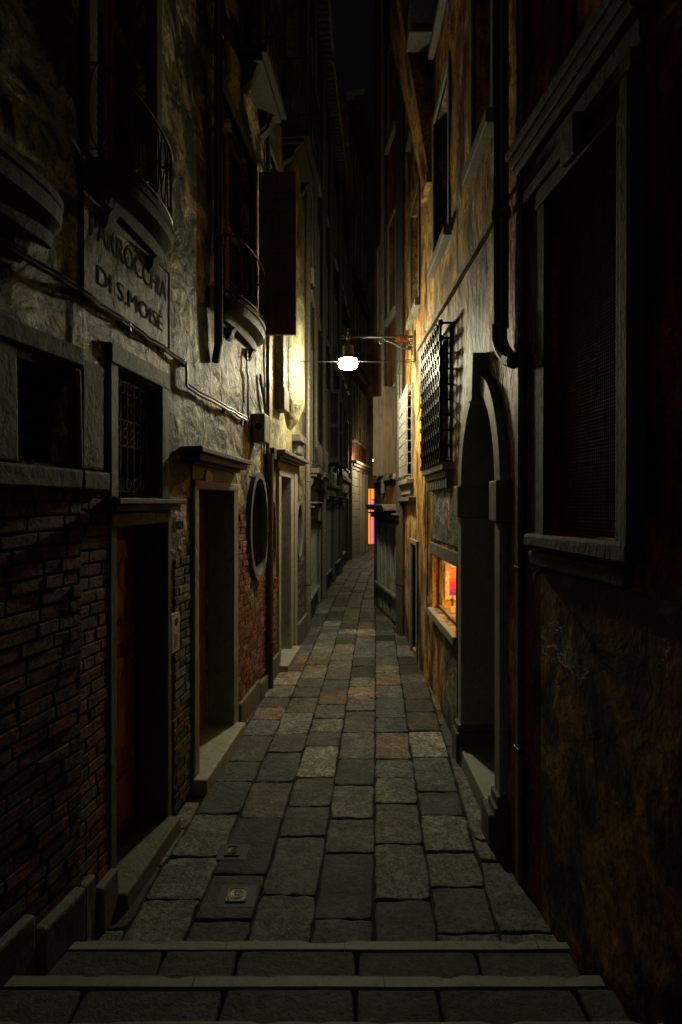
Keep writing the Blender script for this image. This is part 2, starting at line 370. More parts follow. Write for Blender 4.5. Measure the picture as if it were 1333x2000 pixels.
def shutter_leaf(pA, pB, z0, z1, parent, mat='shut', th=.035, boards=0, slats=0, name='shutter'):
    """leaf between plan points pA and pB with thickness"""
    pA = Vector((*pA, 0)); pB = Vector((*pB, 0)); t = (pB-pA).normalized(); n = Vector((-t.y, t.x, 0)); L = (pB-pA).length
    mb = MB()
    def b(u0, u1, h0, h1, a, c):
        P = [pA+t*u+n*hh+Vector((0, 0, z)) for z in (a, c) for u, hh in ((u0, h0), (u1, h0), (u1, h1), (u0, h1))]
        mb.mesh8(P)
    if slats:
        fr = .05
        b(0, fr, 0, th, z0, z1); b(L-fr, L, 0, th, z0, z1); b(fr, L-fr, .002, th-.002, z0, z0+.08); b(fr, L-fr, .002, th-.002, z1-.08, z1)
        zm = (z0+z1)/2; b(fr, L-fr, .002, th-.002, zm-.04, zm+.04)
        z = z0+.1
        while z < z1-.1:
            P = []
            for (du, dz) in ((0, 0), (0, .008)):
                for u, hh, zo in ((fr, .004, 0), (L-fr, .004, 0), (L-fr, th-.006, .03), (fr, th-.006, .03)):
                    P.append(pA+t*u+n*hh+Vector((0, 0, z+zo+dz)))
            mb.mesh8(P); z += .045
    else:
        k = 0
        nb = 2; 
        for i in range(nb):
            u0 = L*i/nb+.003; u1 = L*(i+1)/nb-.003
            rows = max(1, boards)
            for r_ in range(rows):
                a = z0+(z1-z0)*r_/rows+.004; c = z0+(z1-z0)*(r_+1)/rows-.004
                b(u0, u1, 0, th+random.uniform(-.002, .002), a, c)
        b(0.01, L-.01, .006, th-.008, z0+.01, z1-.01)
        for r_ in range(1, rows): zz = z0+(z1-z0)*r_/rows; b(.004, L-.004, -.006, th+.006, zz-.006, zz+.006)
    return mb.build(name, mat, parent, bevel=.003)
def text_on(W, s, dc, zc, v, height, width, mat, parent, name='lettering', th=.004):
    """built-in font, laid on the wall and squeezed to width x height"""
    cu = bpy.data.curves.new('t', 'FONT'); cu.body = s; ob = bpy.data.objects.new('t', cu); S.collection.objects.link(ob)
    bpy.context.view_layer.update()
    me = bpy.data.meshes.new_from_object(ob.evaluated_get(bpy.context.evaluated_depsgraph_get()))
    xs = [p.co.x for p in me.vertices]; ys = [p.co.y for p in me.vertices]
    x0, x1, y0, y1 = min(xs), max(xs), min(ys), max(ys); mb = MB()
    def mp(co, vv):
        u = ((co.x-x0)/(x1-x0)-.5)*width*(1 if W.side > 0 else -1); return W.pt(dc+u, vv, zc+((co.y-y0)/(y1-y0)-.5)*height)
    for p in me.polygons: mb.face([mp(me.vertices[i].co, v+th) for i in p.vertices])
    ec = {}
    for p in me.polygons:
        for e in p.edge_keys: ec[e] = ec.get(e, 0)+1
    for e, n in ec.items():
        if n == 1:
            a, b = me.vertices[e[0]].co, me.vertices[e[1]].co
            mb.face([mp(a, v), mp(b, v), mp(b, v+th), mp(a, v+th)])
    bpy.data.objects.remove(ob); bpy.data.curves.remove(cu); bpy.data.meshes.remove(me)
    return mb.build(name, mat, parent)
def oval(W, house, dc, zc, rd, rz, ring, lab, inner='glass', pv=.04, bars=False):
    """oval opening: fills the corners of its rectangular hole, then reveal, stone ring and pane"""
    n = 40; pts = [(dc+rd*math.cos(2*math.pi*i/n), zc+rz*math.sin(2*math.pi*i/n)) for i in range(n)]
    c = MB()
    for i in range(n):
        (a, za), (b, zb) = pts[i], pts[(i+1) % n]
        ze = zc+rz if (za+zb)/2 > zc else zc-rz
        c.face([W.pt(a, .0, za), W.pt(b, .0, zb), W.pt(b, .0, ze), W.pt(a, .0, ze)])
        c.face([W.pt(a, .0, za), W.pt(b, .0, zb), W.pt(b, -.22, zb), W.pt(a, -.22, za)])
    o = c.build('window', 'std', house, label=lab)
    g = MB(); g.wbox(W, dc-rd, dc+rd, -.2, -.18, zc-rz, zc+rz); g.build('pane', inner, o)
    r = MB()
    ro = [(dc+(rd+ring)*math.cos(2*math.pi*i/n), zc+(rz+ring)*math.sin(2*math.pi*i/n)) for i in range(n)]
    for i in range(n):
        j = (i+1) % n; A, B, Cc, D = pts[i], pts[j], ro[j], ro[i]
        r.face([W.pt(A[0], pv, A[1]), W.pt(B[0], pv, B[1]), W.pt(Cc[0], pv, Cc[1]), W.pt(D[0], pv, D[1])])
        r.face([W.pt(D[0], pv, D[1]), W.pt(Cc[0], pv, Cc[1]), W.pt(Cc[0], -.02, Cc[1]), W.pt(D[0], -.02, D[1])])
        r.face([W.pt(A[0], pv, A[1]), W.pt(B[0], pv, B[1]), W.pt(B[0], -.06, B[1]), W.pt(A[0], -.06, A[1])])
    r.build('frame', 'std', o)
    if bars: grille(W, o, dc-rd*.98, dc+rd*.98, zc-rz*.9, zc+rz*.9, -.12, 3, 6, .005, False)
    return o
def scroll_bracket(W, d, hw, dep, zt, h, mat, parent):
    """stone console: S-shaped profile under a slab"""
    c = MB(); n = 10; pr = [(-.02, zt)]+[(dep*(1-t)**.7*(1-.12*math.sin(t*6.3)), zt-h*t) for t in [i/n for i in range(n+1)]]+[(-.02, zt-h)]
    A = [W.pt(d-hw, v, z) for v, z in pr]; B = [W.pt(d+hw, v, z) for v, z in pr]
    c.face(A); c.face(B[::-1])
    for i in range(len(pr)): j = (i+1) % len(pr); c.face([A[i], A[j], B[j], B[i]])
    return c.build('bracket', mat, parent, bevel=.004)
def bow_balcony(W, house, dc, half, prot, z, th, rail_h, lab=None, loops=9, corb=True, mat='dkst'):
    """curved slab with mouldings, tapering underside, brackets and a looped iron railing"""
    n = 20
    def outline(k, s=1.0): # plan points d, v
        return [(dc-half*s*math.cos(math.pi*i/n), .0+k*math.sin(math.pi*i/n)**.6) for i in range(n+1)]
    mb = MB()
    prof = [(1.0, z+th), (1.0, z+th-.03), (.93, z+th-.035), (.95, z+th-.06), (.90, z+.012), (.72, z+.002), (.45, z-.012), (.3, z-.06)]
    rings = [[W.pt(d, max(v*s, 0)-.02*0, zz) for d, v in outline(prot, .97+.03*s)] for s, zz in prof]
    for a, b in zip(rings[:-1], rings[1:]):
        for i in range(n): mb.face([a[i], a[i+1], b[i+1], b[i]])
    mb.face(rings[0]); mb.face(rings[-1][::-1])
    o = mb.build('balcony', mat, house, label=lab)
    if corb:
        for d in (dc-half*.62, dc+half*.62):
            scroll_bracket(W, d, .035, prot*.4, z-.08, .11, mat, o)
    if not rail_h: return o
    r = MB(); out = [(d, max(v-.015, .0)) for d, v in outline(prot)]; P = lambda q, zz: W.pt(q[0], q[1], zz)
    r.tube([P(q, z+th+rail_h) for q in out], .009, 6); r.tube([P(q, z+th+.04) for q in out], .006, 6)
    L = [0]
    for i in range(n): L.append(L[-1]+math.hypot(out[i+1][0]-out[i][0], out[i+1][1]-out[i][1]))
    def at(s):
        for i in range(n):
            if s <= L[i+1]+1e-9:
                f = (s-L[i])/max(1e-9, L[i+1]-L[i]); return (out[i][0]+(out[i+1][0]-out[i][0])*f, out[i][1]+(out[i+1][1]-out[i][1])*f)
        return out[-1]
    zc_, rz = z+th+.04+(rail_h-.04)/2, (rail_h-.05)/2
    for i in range(loops):
        s0 = L[-1]*(i+.5)/loops; hw = L[-1]/loops*.40
        r.tube([P(at(min(max(s0+hw*math.cos(a)*(1 if abs(math.sin(a)) < .9 else .9), 0), L[-1])), zc_+rz*math.sin(a)) for a in [2*math.pi*k/20 for k in range(20)]], .0045, 5, closed=True)
    r.build('railing', 'iron', o)
    return o
def straight_balcony(W, house, d0, d1, prot, z, rail_h, n=12, mat='dkst'):
    o = bx(W, 'balcony', mat, house, (d0, d1, -.02, prot, z, z+.09), (d0+.03, d1-.03, -.02, prot*.8, z-.05, z+.001), bevel=.01)
    for d in (d0+.12, d1-.12): scroll_bracket(W, d, .045, prot*.7, z-.04, .22, mat, o)
    r = MB(); e = prot-.02
    path = [W.pt(d0+.02, 0, z+.09+rail_h), W.pt(d0+.02, e, z+.09+rail_h), W.pt(d1-.02, e, z+.09+rail_h), W.pt(d1-.02, 0, z+.09+rail_h)]
    r.tube(path, .01, 6); r.tube([p-Vector((0, 0, rail_h-.05)) for p in path], .007, 6)
    for i in range(n+1):
        d = d0+.02+(d1-d0-.04)*i/n; r.tube([W.pt(d, e, z+.08), W.pt(d, e, z+.09+rail_h)], .006, 5)
    for v in (.33, .66):
        for d in (d0+.02, d1-.02): r.tube([W.pt(d, e*v, z+.08), W.pt(d, e*v, z+.09+rail_h)], .006, 5)
    r.build('railing', 'iron', o); return o
def pipe(pts, r, parent, mat='pipe', name='drainpipe', bands=(), label=None, W=None):
    mb = MB(); mb.tube(pts, r, 12)
    for b in bands:
        mb.tube([b-Vector((0, 0, .025)), b+Vector((0, 0, .025))], r*1.25, 12)
    return mb.build(name, mat, parent, label=label)
def vpipe(W, d, v, z0, z1, r, parent, mat='pipe', step=1.6, **k):
    bands = [W.pt(d, v, z) for z in [z0+step*(i+.5) for i in range(int((z1-z0)/step))]]
    return pipe([W.pt(d, v, z0), W.pt(d, v, z1)], r, parent, mat, bands=bands, **k)
# ================================================================== GROUND
def path(d):
    if d < 12: return .06*(d-2.7)
    if d < 17: return .558+.085*(d-12)
    return .983+.19*(d-17)
def tread_tone(): 
    k = random.uniform(.6, 2.1); return random.choice([(.112*k,.112*k,.10*k), (.128*k,.12*k,.10*k), (.088*k,.09*k,.084*k), (.145*k,.12*k,.092*k)])
def slab_poly(mb, corners, z, col, jit=.0075, tilt=.005, th=.05):
    out = []; n = 5
    for i in range(4):
        a = Vector(corners[i]); b = Vector(corners[(i+1) % 4])
        for k in range(n):
            p = a.lerp(b, k/n)
            if k == 0: p = p.lerp((Vector(corners[0])+Vector(corners[2]))/2, .03)
            out.append(p+Vector((random.uniform(-jit, jit), random.uniform(-jit, jit))))
    c = sum(out, Vector((0, 0)))/len(out); tx, ty = random.uniform(-tilt, tilt)*3, random.uniform(-tilt, tilt)*3; dz = random.uniform(-.004, .003)
    H = lambda p, o: Vector((p.x, p.y, z+dz+(p.x-c.x)*tx*.5+(p.y-c.y)*ty*.5+o))
    r0 = [H(p, -th) for p in out]; r1 = [H(p, -.009) for p in out]
    r2 = [H(p.lerp(c, .006/max(.05, (p-c).length)), -.002) for p in out]; r3 = [H(p.lerp(c, .016/max(.05, (p-c).length)), 0) for p in out]
    for A, B in ((r0, r1), (r1, r2), (r2, r3)):
        for i in range(len(out)):
            j = (i+1) % len(out); mb.face([A[i], A[j], B[j], B[i]], col)
    mb.face(r3, col)
mb = MB(); mb.box(-4, 8, -2, 60, -.6, -.013); mb.build('ground', 'joint', kind='structure')
mb = MB(); X0 = -1.60; sp = .292
for ci in range(-1, 12):
    d = 2.50 if ci % 2 == 0 else 2.50
    first = True
    while d < 28:
        L = random.uniform(.30, .58)*(1 if d < 9 else 1.0)
        if first: L = random.uniform(.15, .5); first = False
        a, b = d, d+L; g = .0045
        xa, xb = X0+ci*sp+path(a), X0+ci*sp+path(b)
        if ci >= 1:
            col = tread_tone()
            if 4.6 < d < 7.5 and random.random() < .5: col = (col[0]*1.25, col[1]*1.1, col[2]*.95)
            if random.random() < .15: col = tuple(c*.35 for c in col)
            if random.random() < .12: col = tuple(c*1.6 for c in col)
        else: col = (.09, .085, .07)
        if d < 3.3: col = tuple(c*.7 for c in col)  # front rows darker: the dim foreground is put into the slab tone
        if not (2.9 < (a+b)/2 < 3.15 and abs(xa+sp/2+.53) < .16):
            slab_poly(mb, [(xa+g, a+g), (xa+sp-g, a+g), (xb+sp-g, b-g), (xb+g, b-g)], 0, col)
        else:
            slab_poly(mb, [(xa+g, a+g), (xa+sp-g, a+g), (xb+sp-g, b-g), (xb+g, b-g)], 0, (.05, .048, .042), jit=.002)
        d = b
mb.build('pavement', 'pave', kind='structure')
# steps coming down from the bridge the camera stands on
steps = root('stone_steps', (0, 2.2, 0), 'three dark stone steps with pale nosing strips in the foreground', 'steps')
def step(z, dfar, dnear, xl, xr):
    m = MB(); x = xl
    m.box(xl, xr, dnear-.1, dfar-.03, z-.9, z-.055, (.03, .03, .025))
    while x < xr-.05:
        L = random.uniform(.28, .55); b = min(x+L, xr)
        k = random.uniform(.6, 1.0)
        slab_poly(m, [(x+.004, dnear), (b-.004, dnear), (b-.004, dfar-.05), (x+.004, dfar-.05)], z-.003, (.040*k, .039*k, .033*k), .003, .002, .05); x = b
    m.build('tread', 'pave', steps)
    n = MB(); x = xl
    while x < xr-.05:
        b = min(x+random.uniform(.5, .9), xr); k = max(2, int((b-x)/.03)); xs = [x+.0015+(b-x-.003)*i/k for i in range(k+1)]
        ch = [max(0, noise.noise(Vector((q*9, z*11, 2)))-.15)*.03 for q in xs]; dp = [noise.noise(Vector((q*2.5, z*3, 8)))*.004 for q in xs]
        for i in range(k):
            P = []
            for zz in (0, 1):
                for (q, cc, dd) in ((xs[i], ch[i], dp[i]), (xs[i+1], ch[i+1], dp[i+1])): P.append(((q, dfar-.047+dd, z-.135 if not zz else z+.001+dd*.4)))
                for (q, cc, dd) in ((xs[i+1], ch[i+1], dp[i+1]), (xs[i], ch[i], dp[i])): P.append(((q, dfar+dd-cc, z-.135 if not zz else z+.001+dd*.4-cc*.3)))
            n.mesh8(P)
        x = b
    n.build('nosing', 'nose', steps)
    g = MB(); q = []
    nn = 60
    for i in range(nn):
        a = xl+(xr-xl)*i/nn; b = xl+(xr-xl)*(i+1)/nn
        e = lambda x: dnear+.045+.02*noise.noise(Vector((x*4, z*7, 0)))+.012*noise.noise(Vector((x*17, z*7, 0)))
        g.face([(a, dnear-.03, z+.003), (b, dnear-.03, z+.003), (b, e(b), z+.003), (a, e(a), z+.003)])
    g.build('dark_strip', 'joint', steps)  # dark ragged strip along the near edge of each tread
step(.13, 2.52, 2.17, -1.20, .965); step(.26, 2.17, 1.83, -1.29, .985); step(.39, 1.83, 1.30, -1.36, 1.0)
# bridge deck behind / below the camera
mb = MB(); mb.box(-1.6, 1.4, -2.0, 1.30, -.3, .39); mb.build('bridge_deck', 'std', kind='structure')
# manhole covers
def manhole(x, y, s, lab, pm='pipeg', rm='ironl'):
    r = root('manhole_cover', (x, y, 0), lab, 'manhole cover', 'small engraved utility covers in the paving')
    m = MB(); m.box(x-s*1.9, x+s*1.9, y-s*1.7, y+s*1.7, -.03, .004); m.build('surround', 'dark', r, bevel=.004)
    m = MB(); m.box(x-s, x+s, y-s, y+s, -.01, .009); m.build('plate', pm, r, bevel=.002)
    m = MB()
    for q in (.42, .62): m.tube([(x+s*q*math.cos(a), y+s*q*math.sin(a), .010) for a in [k*math.pi/12 for k in range(24)]], .0028, 5, closed=True)
    for sx in (-1, 1):
        m.tube([(x+sx*s*.93, y-s*.93, .010), (x+sx*s*.93, y+s*.93, .010)], .003, 5); m.tube([(x-s*.93, y+sx*s*.93, .010), (x+s*.93, y+sx*s*.93, .010)], .003, 5)
        for sy in (-1, 1): m.tube([(x+sx*s*.78+s*.11*math.cos(a), y+sy*s*.78+s*.11*math.sin(a), .010) for a in [k*math.pi/5 for k in range(10)]], .003, 5, closed=True)
    m.tube([(x-s*.25, y, .010), (x+s*.25, y, .010)], .004, 5)
    m.build('relief', rm, r)
manhole(-.53, 3.0, .052, 'small square engraved metal cover in the paving nearest the steps')
manhole(-.62, 3.38, .045, 'dull engraved metal cover in the paving farther from the steps', 'dark', 'pipeg')
# ================================================================== LEFT: OLD HOUSE
oh = root('old_house', LB.pt(2.6, 0, 0), 'stained plaster house with worn brick base, two doors and curved balconies at left', 'house')
D1 = (2.95, 3.60, .06, 1.885); T1 = (2.97, 3.52, 2.04, 2.70); D2 = (4.17, 5.06, .08, 2.11)
OV = (5.66, 6.34, 1.275, 2.275); SW = (2.24, 2.56, 2.17, 2.57)
B1 = (2.78, 3.46, 3.62, 5.6); B2 = (4.75, 5.88, 3.62, 5.40); B3 = (5.45, 6.2, 6.2, 8.0)
facade(LA, 1.0, 2.6, -.05, 9, [SW], 'plL1', oh, amp=.012)
facade(LB, 2.6, 6.45, -.05, 9, [D1, T1, D2, OV, B1, B2, B3], 'plL1', oh, amp=.014, step=.09)
PB = [(.27,.05,.025), (.26,.065,.028), (.20,.045,.025), (.20,.12,.06), (.17,.11,.065), (.23,.06,.03)]
PBo = [(.24,.075,.025), (.20,.055,.022), (.28,.11,.05), (.15,.05,.025), (.25,.16,.09)]
PBg = [(.22,.19,.13), (.09,.05,.035), (.17,.13,.09), (.06,.035,.025), (.26,.22,.16)]
bricks(LA, 1.2, 2.63, .30, 2.05, oh, PB)
bricks(LB, 2.615, 2.885, .20, 2.05, oh, PB)
bricks(LB, 3.75, 4.03, .62, 1.66, oh, PBg, keep=lambda d, z: not (z < .7))
bricks(LB, 3.74, 4.03, .02, .62, oh, [(.13,.10,.07), (.16,.06,.03), (.06,.05,.04)])
def kp(d, z): return z < 1.2+.45*noise.noise(Vector((d*2.3, 1, 5)))+ (.55 if d < 5.62 else 0)
bricks(LB, 5.26, 6.40, .20, 1.95, oh, PBo, keep=lambda d, z: kp(d, z) and ((d-6)/.43)**2+((z-1.775)/.62)**2 > 1)
# plinth blocks
for W, a, b, t in ((LA, 1.2, 1.82, .60), (LA, 1.86, 2.30, .41), (LA, 2.34, 2.60, .32), (LB, 2.61, 2.70, .31), (LB, 2.74, 2.90, .21)):
    m = MB(); m.wbox(W, a, b, -.02, .055+random.uniform(0, .012), -.05, t, .006); m.build('plinth', 'std', oh, bevel=.012)
bx(LB, 'plinth', 'std', oh, (5.25, 6.0, -.02, .05, -.05, .22), (6.01, 6.36, -.02, .052, -.05, .17), bevel=.012, j=.005)
# small barred window at far left
ow = bx(LA, 'window', 'dark', oh, (2.24, 2.56, -.26, -.24, 2.17, 2.57))
bx(LA, 'frame', 'stw', ow, (1.9, 2.235, -.03, .03, 2.16, 2.60), (2.565, 2.62, -.03, .035, 2.16, 2.60), (1.9, 2.63, -.03, .04, 2.605, 2.70), bevel=.012, j=.008)
bx(LB, 'jamb_stone', 'rough_st', ow, (2.62, 2.83, -.03, .03, 2.16, 2.66), bevel=.015, j=.008)
bx(LA, 'sill', 'stw', ow, (1.8, 2.60, -.03, .05, 2.06, 2.155), bevel=.012, j=.006)
bx(LB, 'sill', 'stw', ow, (2.605, 2.84, -.03, .052, 2.06, 2.155), bevel=.012, j=.006)
grille(LA, ow, 2.25, 2.55, 2.18, 2.56, -.09, 4, 4, .009, False, 'iron', True)
m = MB()
for k in range(5): z = 2.18+.38*k/4; m.wbox(LA, 2.24, 2.56, -.10, -.08, z-.008, z+.008)
m.build('grille_strap', 'ironl', ow, bevel=.002)
# door one with transom grille
d1 = bx(LB, 'door', 'door1', oh, (2.95, 3.60, -.215, -.175, .06, 1.885), label='orange brown wooden door with carved panels')
bx(LB, 'door_panel', 'door1', d1, *[(a, b, -.176, -.158, z0, z1) for (a, b, z0, z1) in ((3.0, 3.25, 1.2, 1.8), (3.3, 3.55, 1.2, 1.8), (3.0, 3.25, .5, 1.12), (3.3, 3.55, .5, 1.12), (3.0, 3.25, .14, .42), (3.3, 3.55, .14, .42))], bevel=.014)
for a, b in ((3.0, 3.25), (3.3, 3.55)):
    c_ = (a+b)/2; m = MB()
    for zc_, sgn in ((1.28, 1), (1.05, -1), (.55, 1)):
        m.tube([LB.pt(a+(b-a)*t, -.156, zc_+sgn*.07*math.sin(t*2*math.pi)*(1-.3*t)) for t in [i/16 for i in range(17)]], .009, 6)
    m.tube([LB.pt(c_+.08*math.cos(t), -.156, 1.6+.1*math.sin(t)) for t in [i*math.pi/8 for i in range(17)]], .008, 6)
    m.tube([LB.pt(c_, -.157, .5), LB.pt(c_, -.157, 1.8)], .004, 5); m.build('carving', 'door1', d1)
m = MB(); m.tube([LB.pt(3.03, -.17, 1.08), LB.pt(3.03, -.11, 1.08), LB.pt(3.03, -.105, .99), LB.pt(3.03, -.11, .9), LB.pt(3.03, -.17, .9)], .008, 8)
m.build('handle', 'iron', d1)
fr = bx(LB, 'door_surround', 'std', oh, (2.885, 2.954, -.17, .03, .0, 1.96), (3.596, 3.665, -.17, .032, .0, 1.96), (2.885, 3.665, -.17, .034, 1.886, 1.962), bevel=.008, j=.004)
bx(LB, 'moulding', 'std', fr, (2.86, 3.72, -.02, .07, 1.965, 2.0), (2.84, 3.75, -.02, .10, 2.001, 2.032), bevel=.006)
bx(LB, 'threshold', 'std', oh, (2.90, 3.62, -.2, .11, -.03, .085), bevel=.012, j=.006)
tw = bx(LB, 'window', 'dark', oh, (2.97, 3.52, -.22, -.2, 2.04, 2.70), label='transom window behind an ornate iron grille')
bx(LB, 'frame', 'std', tw, (2.885, 2.974, -.19, .03, 2.035, 2.73), (3.516, 3.63, -.1, .03, 2.035, 2.73), (2.885, 3.63, -.1, .034, 2.70, 2.80), bevel=.008, j=.004)
m = MB(); nb = 7
for i in range(nb):
    d = 3.0+.5*i/(nb-1); m.tube([LB.pt(d, -.06, 2.05), LB.pt(d, -.06, 2.69)], .0055, 6)
    for zc_, r_ in ((2.63, .03), (2.11, .03)): m.tube([LB.pt(d+.03*math.cos(a), -.052, zc_+r_*math.sin(a)) for a in [k*math.pi/7 for k in range(14)]], .0035, 5, closed=True)
    if i < nb-1:
        e = d+.0417
        for q in range(3):
            zc_ = 2.345+.045*q; m.tube([LB.pt(e+.022*math.cos(a), -.052, zc_+.022*math.sin(a)) for a in [k*math.pi/6 for k in range(12)]], .0035, 5, closed=True)
        m.tube([LB.pt(e-.015, -.055, 2.5), LB.pt(e, -.055, 2.56), LB.pt(e+.015, -.055, 2.5)], .0035, 5)
for z in (2.32, 2.46, 2.07, 2.67): m.tube([LB.pt(2.97, -.06, z), LB.pt(3.52, -.06, z)], .005, 6)
m.build('grille', 'ironl', tw)
# door two
d2 = bx(LB, 'door', 'door2', oh, (4.17, 5.06, -.26, -.21, .08, 2.11), label='dark red door set deep in its stone surround')
bx(LB, 'door_panel', 'door2', d2, *[(a, b, -.211, -.195, z0, z1) for a, b in ((4.22, 4.58), (4.65, 5.01)) for z0, z1 in ((.2, .9), (1.0, 2.0))], bevel=.012)
m = MB(); m.tube([LB.pt(4.62, -.2, 1.0), LB.pt(4.62, -.15, 1.0), LB.pt(4.62, -.15, 1.12), LB.pt(4.62, -.2, 1.12)], .008, 8); m.build('handle', 'iron', d2)
fr = bx(LB, 'door_surround', 'st', oh, (4.07, 4.174, -.2, .035, .0, 2.17), (5.056, 5.20, -.2, .037, .0, 2.17), (4.07, 5.20, -.2, .039, 2.112, 2.175), bevel=.008, j=.003)
bx(LB, 'frieze', 'shutp', fr, (4.07, 5.16, -.02, .02, 2.176, 2.275), bevel=.004)
bx(LB, 'cornice', 'std', fr, (4.0, 5.18, -.02, .06, 2.276, 2.30), (3.93, 5.2, -.02, .12, 2.301, 2.345), (3.88, 5.22, -.02, .155, 2.346, 2.385), bevel=.008, j=.003)
bx(LB, 'threshold', 'slab', oh, (4.05, 5.14, -.24, .12, -.03, .105), bevel=.014, j=.006)
# oval window
oval(LB, oh, 6.0, 1.775, .335, .49, .065, 'tall oval window with a stone ring', 'glass', .045, True)
# balconies and their doors
def bdoor(W, hole, house, lab=None, mat='shut', louvre=True):
    a, b, z0, z1 = hole
    o = bx(W, 'window', 'glass', house, (a, b, -.2, -.18, z0, z1), label=lab)
    bx(W, 'frame', 'std', o, (a-.08, a, -.05, .02, z0, z1), (b, b+.08, -.05, .022, z0, z1), (a-.08, b+.08, -.05, .024, z1, z1+.09), bevel=.006)
    shutter_leaf(tuple(W.pt(a+.02, -.10, 0))[:2], tuple(W.pt((a+b)/2, -.10, 0))[:2], z0+.02, z1-.02, o, mat, .03, 0, 1 if louvre else 0)
    shutter_leaf(tuple(W.pt((a+b)/2+.01, -.10, 0))[:2], tuple(W.pt(b-.02, -.10, 0))[:2], z0+.02, z1-.02, o, mat, .03, 0, 1 if louvre else 0)
    return o
bdoor(LB, B1, oh); o2 = bdoor(LB, B2, oh); bdoor(LB, B3, oh, mat='shutd')
bow_balcony(LB, oh, 3.13, .42, .17, 3.50, .10, .43, 'nearer curved stone balcony with a looped iron railing')
bow_balcony(LB, oh, 5.30, .55, .21, 3.56, .12, .50, 'farther curved stone balcony with a looped iron railing', 9, True, 'std')
straight_balcony(LB, oh, 5.35, 6.3, .26, 6.1, .8, 9)
o = bow_balcony(LA, oh, 1.90, .56, .16, 3.12, .11, 0, 'dark curved stone ledge at the edge of the house')
p = LB.pt(5.98, .03, 0); q = (p.x+.385, p.y-.01)
shutter_leaf((p.x, p.y), q, 3.72, 5.38, oh, 'shut', .04, 8, 0, name='open_shutter')
# pipes of the old house
vpipe(LB, 4.57, .05, 3.25, 8.9, .035, oh, 'pipe')
pipe([LB.pt(4.57, .05, 3.26), LB.pt(4.55, .03, 3.1)], .03, oh, 'pipe')
vpipe(LB, 6.42, .045, -.02, 2.55, .045, oh, 'pipe', 1.0); vpipe(LB, 6.42, .03, 2.5, 8.9, .022, oh, 'pipeg')
# ------------------------------------------------------------------ cream house
ch = root('cream_house', LB.pt(6.5, 0, 0), 'cream plaster house with a chimney breast and a small bright stone doorway at left', 'house')
D3 = (7.12, 7.80, .08, 2.34); O2 = (6.60, 6.92, 1.24, 2.04); O3 = (8.40, 8.92, 1.22, 2.0)
W5 = (7.5, 8.2, 6.7, 8.4); W6 = (6.6, 7.05, 4.6, 6.0); W7 = (8.55, 9.05, 3.4, 4.9)
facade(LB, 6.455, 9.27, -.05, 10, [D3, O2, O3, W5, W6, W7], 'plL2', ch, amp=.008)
bricks(LB, 6.52, 6.98, .22, 1.15, ch, PBo, keep=lambda d, z: z < 1.05+.15*noise.noise(Vector((d*5, 0, 0))))
bricks(LB, 8.33, 9.1, .28, 1.15, ch, [(.15,.09,.05), (.18,.12,.07), (.12,.07,.04)])
bx(LB, 'plinth', 'std', ch, (6.5, 7.0, -.02, .045, -.05, .24), (8.33, 9.2, -.02, .06, -.05, .30), bevel=.01, j=.004)
oval(LB, ch, 6.76, 1.64, .15, .39, .03, 'narrow oval niche with an orange back', 'shutp', .02)
oval(LB, ch, 8.66, 1.61, .22, .38, .04, 'pale oval niche beyond the bright doorway', 'plL2', .02)
d3 = bx(LB, 'door', 'door3', ch, (7.12, 7.80, -.26, -.22, .08, 2.34))
bx(LB, 'door_panel', 'door3', d3, *[(a, b, -.222, -.205, z0, z1) for a, b in ((7.17, 7.43), (7.49, 7.75)) for z0, z1 in ((.2, .95), (1.05, 2.2))], bevel=.01)
fr = bx(LB, 'door_surround', 'slab', ch, (7.0, 7.124, -.22, .04, .0, 2.42), (7.796, 7.98, -.22, .042, .0, 2.42), (7.0, 7.98, -.22, .044, 2.342, 2.425), bevel=.01, j=.004)
bx(LB, 'pilaster', 'slab', fr, (8.0, 8.18, -.02, .06, .0, 2.42), bevel=.01)
bx(LB, 'frieze', 'shutp', fr, (6.95, 8.2, -.02, .03, 2.43, 2.52), bevel=.004)
bx(LB, 'cornice', 'std', fr, (6.9, 8.3, -.02, .07, 2.521, 2.55), (6.82, 8.45, -.02, .12, 2.551, 2.59), (6.75, 8.6, -.02, .16, 2.591, 2.63), bevel=.008, j=.003)
bx(LB, 'threshold', 'slab', ch, (7.02, 8.0, -.24, .14, -.03, .08), bevel=.012, j=.005)
# chimney breast: half round flue with a tapering foot
m = MB(); n = 18
def ring(k, z, k2=1.0): return [LB.pt(7.85-.5*math.cos(math.pi*i/n)*k2, max(.0, .19*k*math.sin(math.pi*i/n)**.7), z) for i in range(n+1)]
rg = [ring(.02, 3.0, .25), ring(.55, 3.12, .6), ring(.95, 3.32, .95), ring(1, 3.4)]+[ring(1, 3.4+.25*i) for i in range(1, 6)]+[ring(.9, 4.8, .8), ring(.75, 5.0, .6)]+[ring(.75, 5.0+.4*i, .6) for i in range(1, 12)]
for a, b in zip(rg[:-1], rg[1:]):
    for i in range(n): m.face([a[i], a[i+1], b[i+1], b[i]])
m.face(rg[0]); m.face(rg[-1]); o = m.build('chimney_breast', 'plL2', ch); [setattr(p_, 'use_smooth', True) for p_ in o.data.polygons]
bx(LB, 'flue', 'plL2', ch, (6.95, 7.22, -.02, .10, 3.15, 4.35), (6.97, 7.2, -.02, .085, 4.35, 4.5), bevel=.01)
bx(LB, 'corbel', 'std', ch, (6.93, 7.24, -.02, .115, 3.12, 3.38), (8.05, 8.55, -.02, .13, 2.86, 2.96), bevel=.01)
bx(LB, 'niche', 'std', ch, (8.1, 8.5, -.02, .09, 2.7, 2.86), bevel=.01)
straight_balcony(LB, ch, 7.3, 8.4, .35, 6.55, .9, 9)
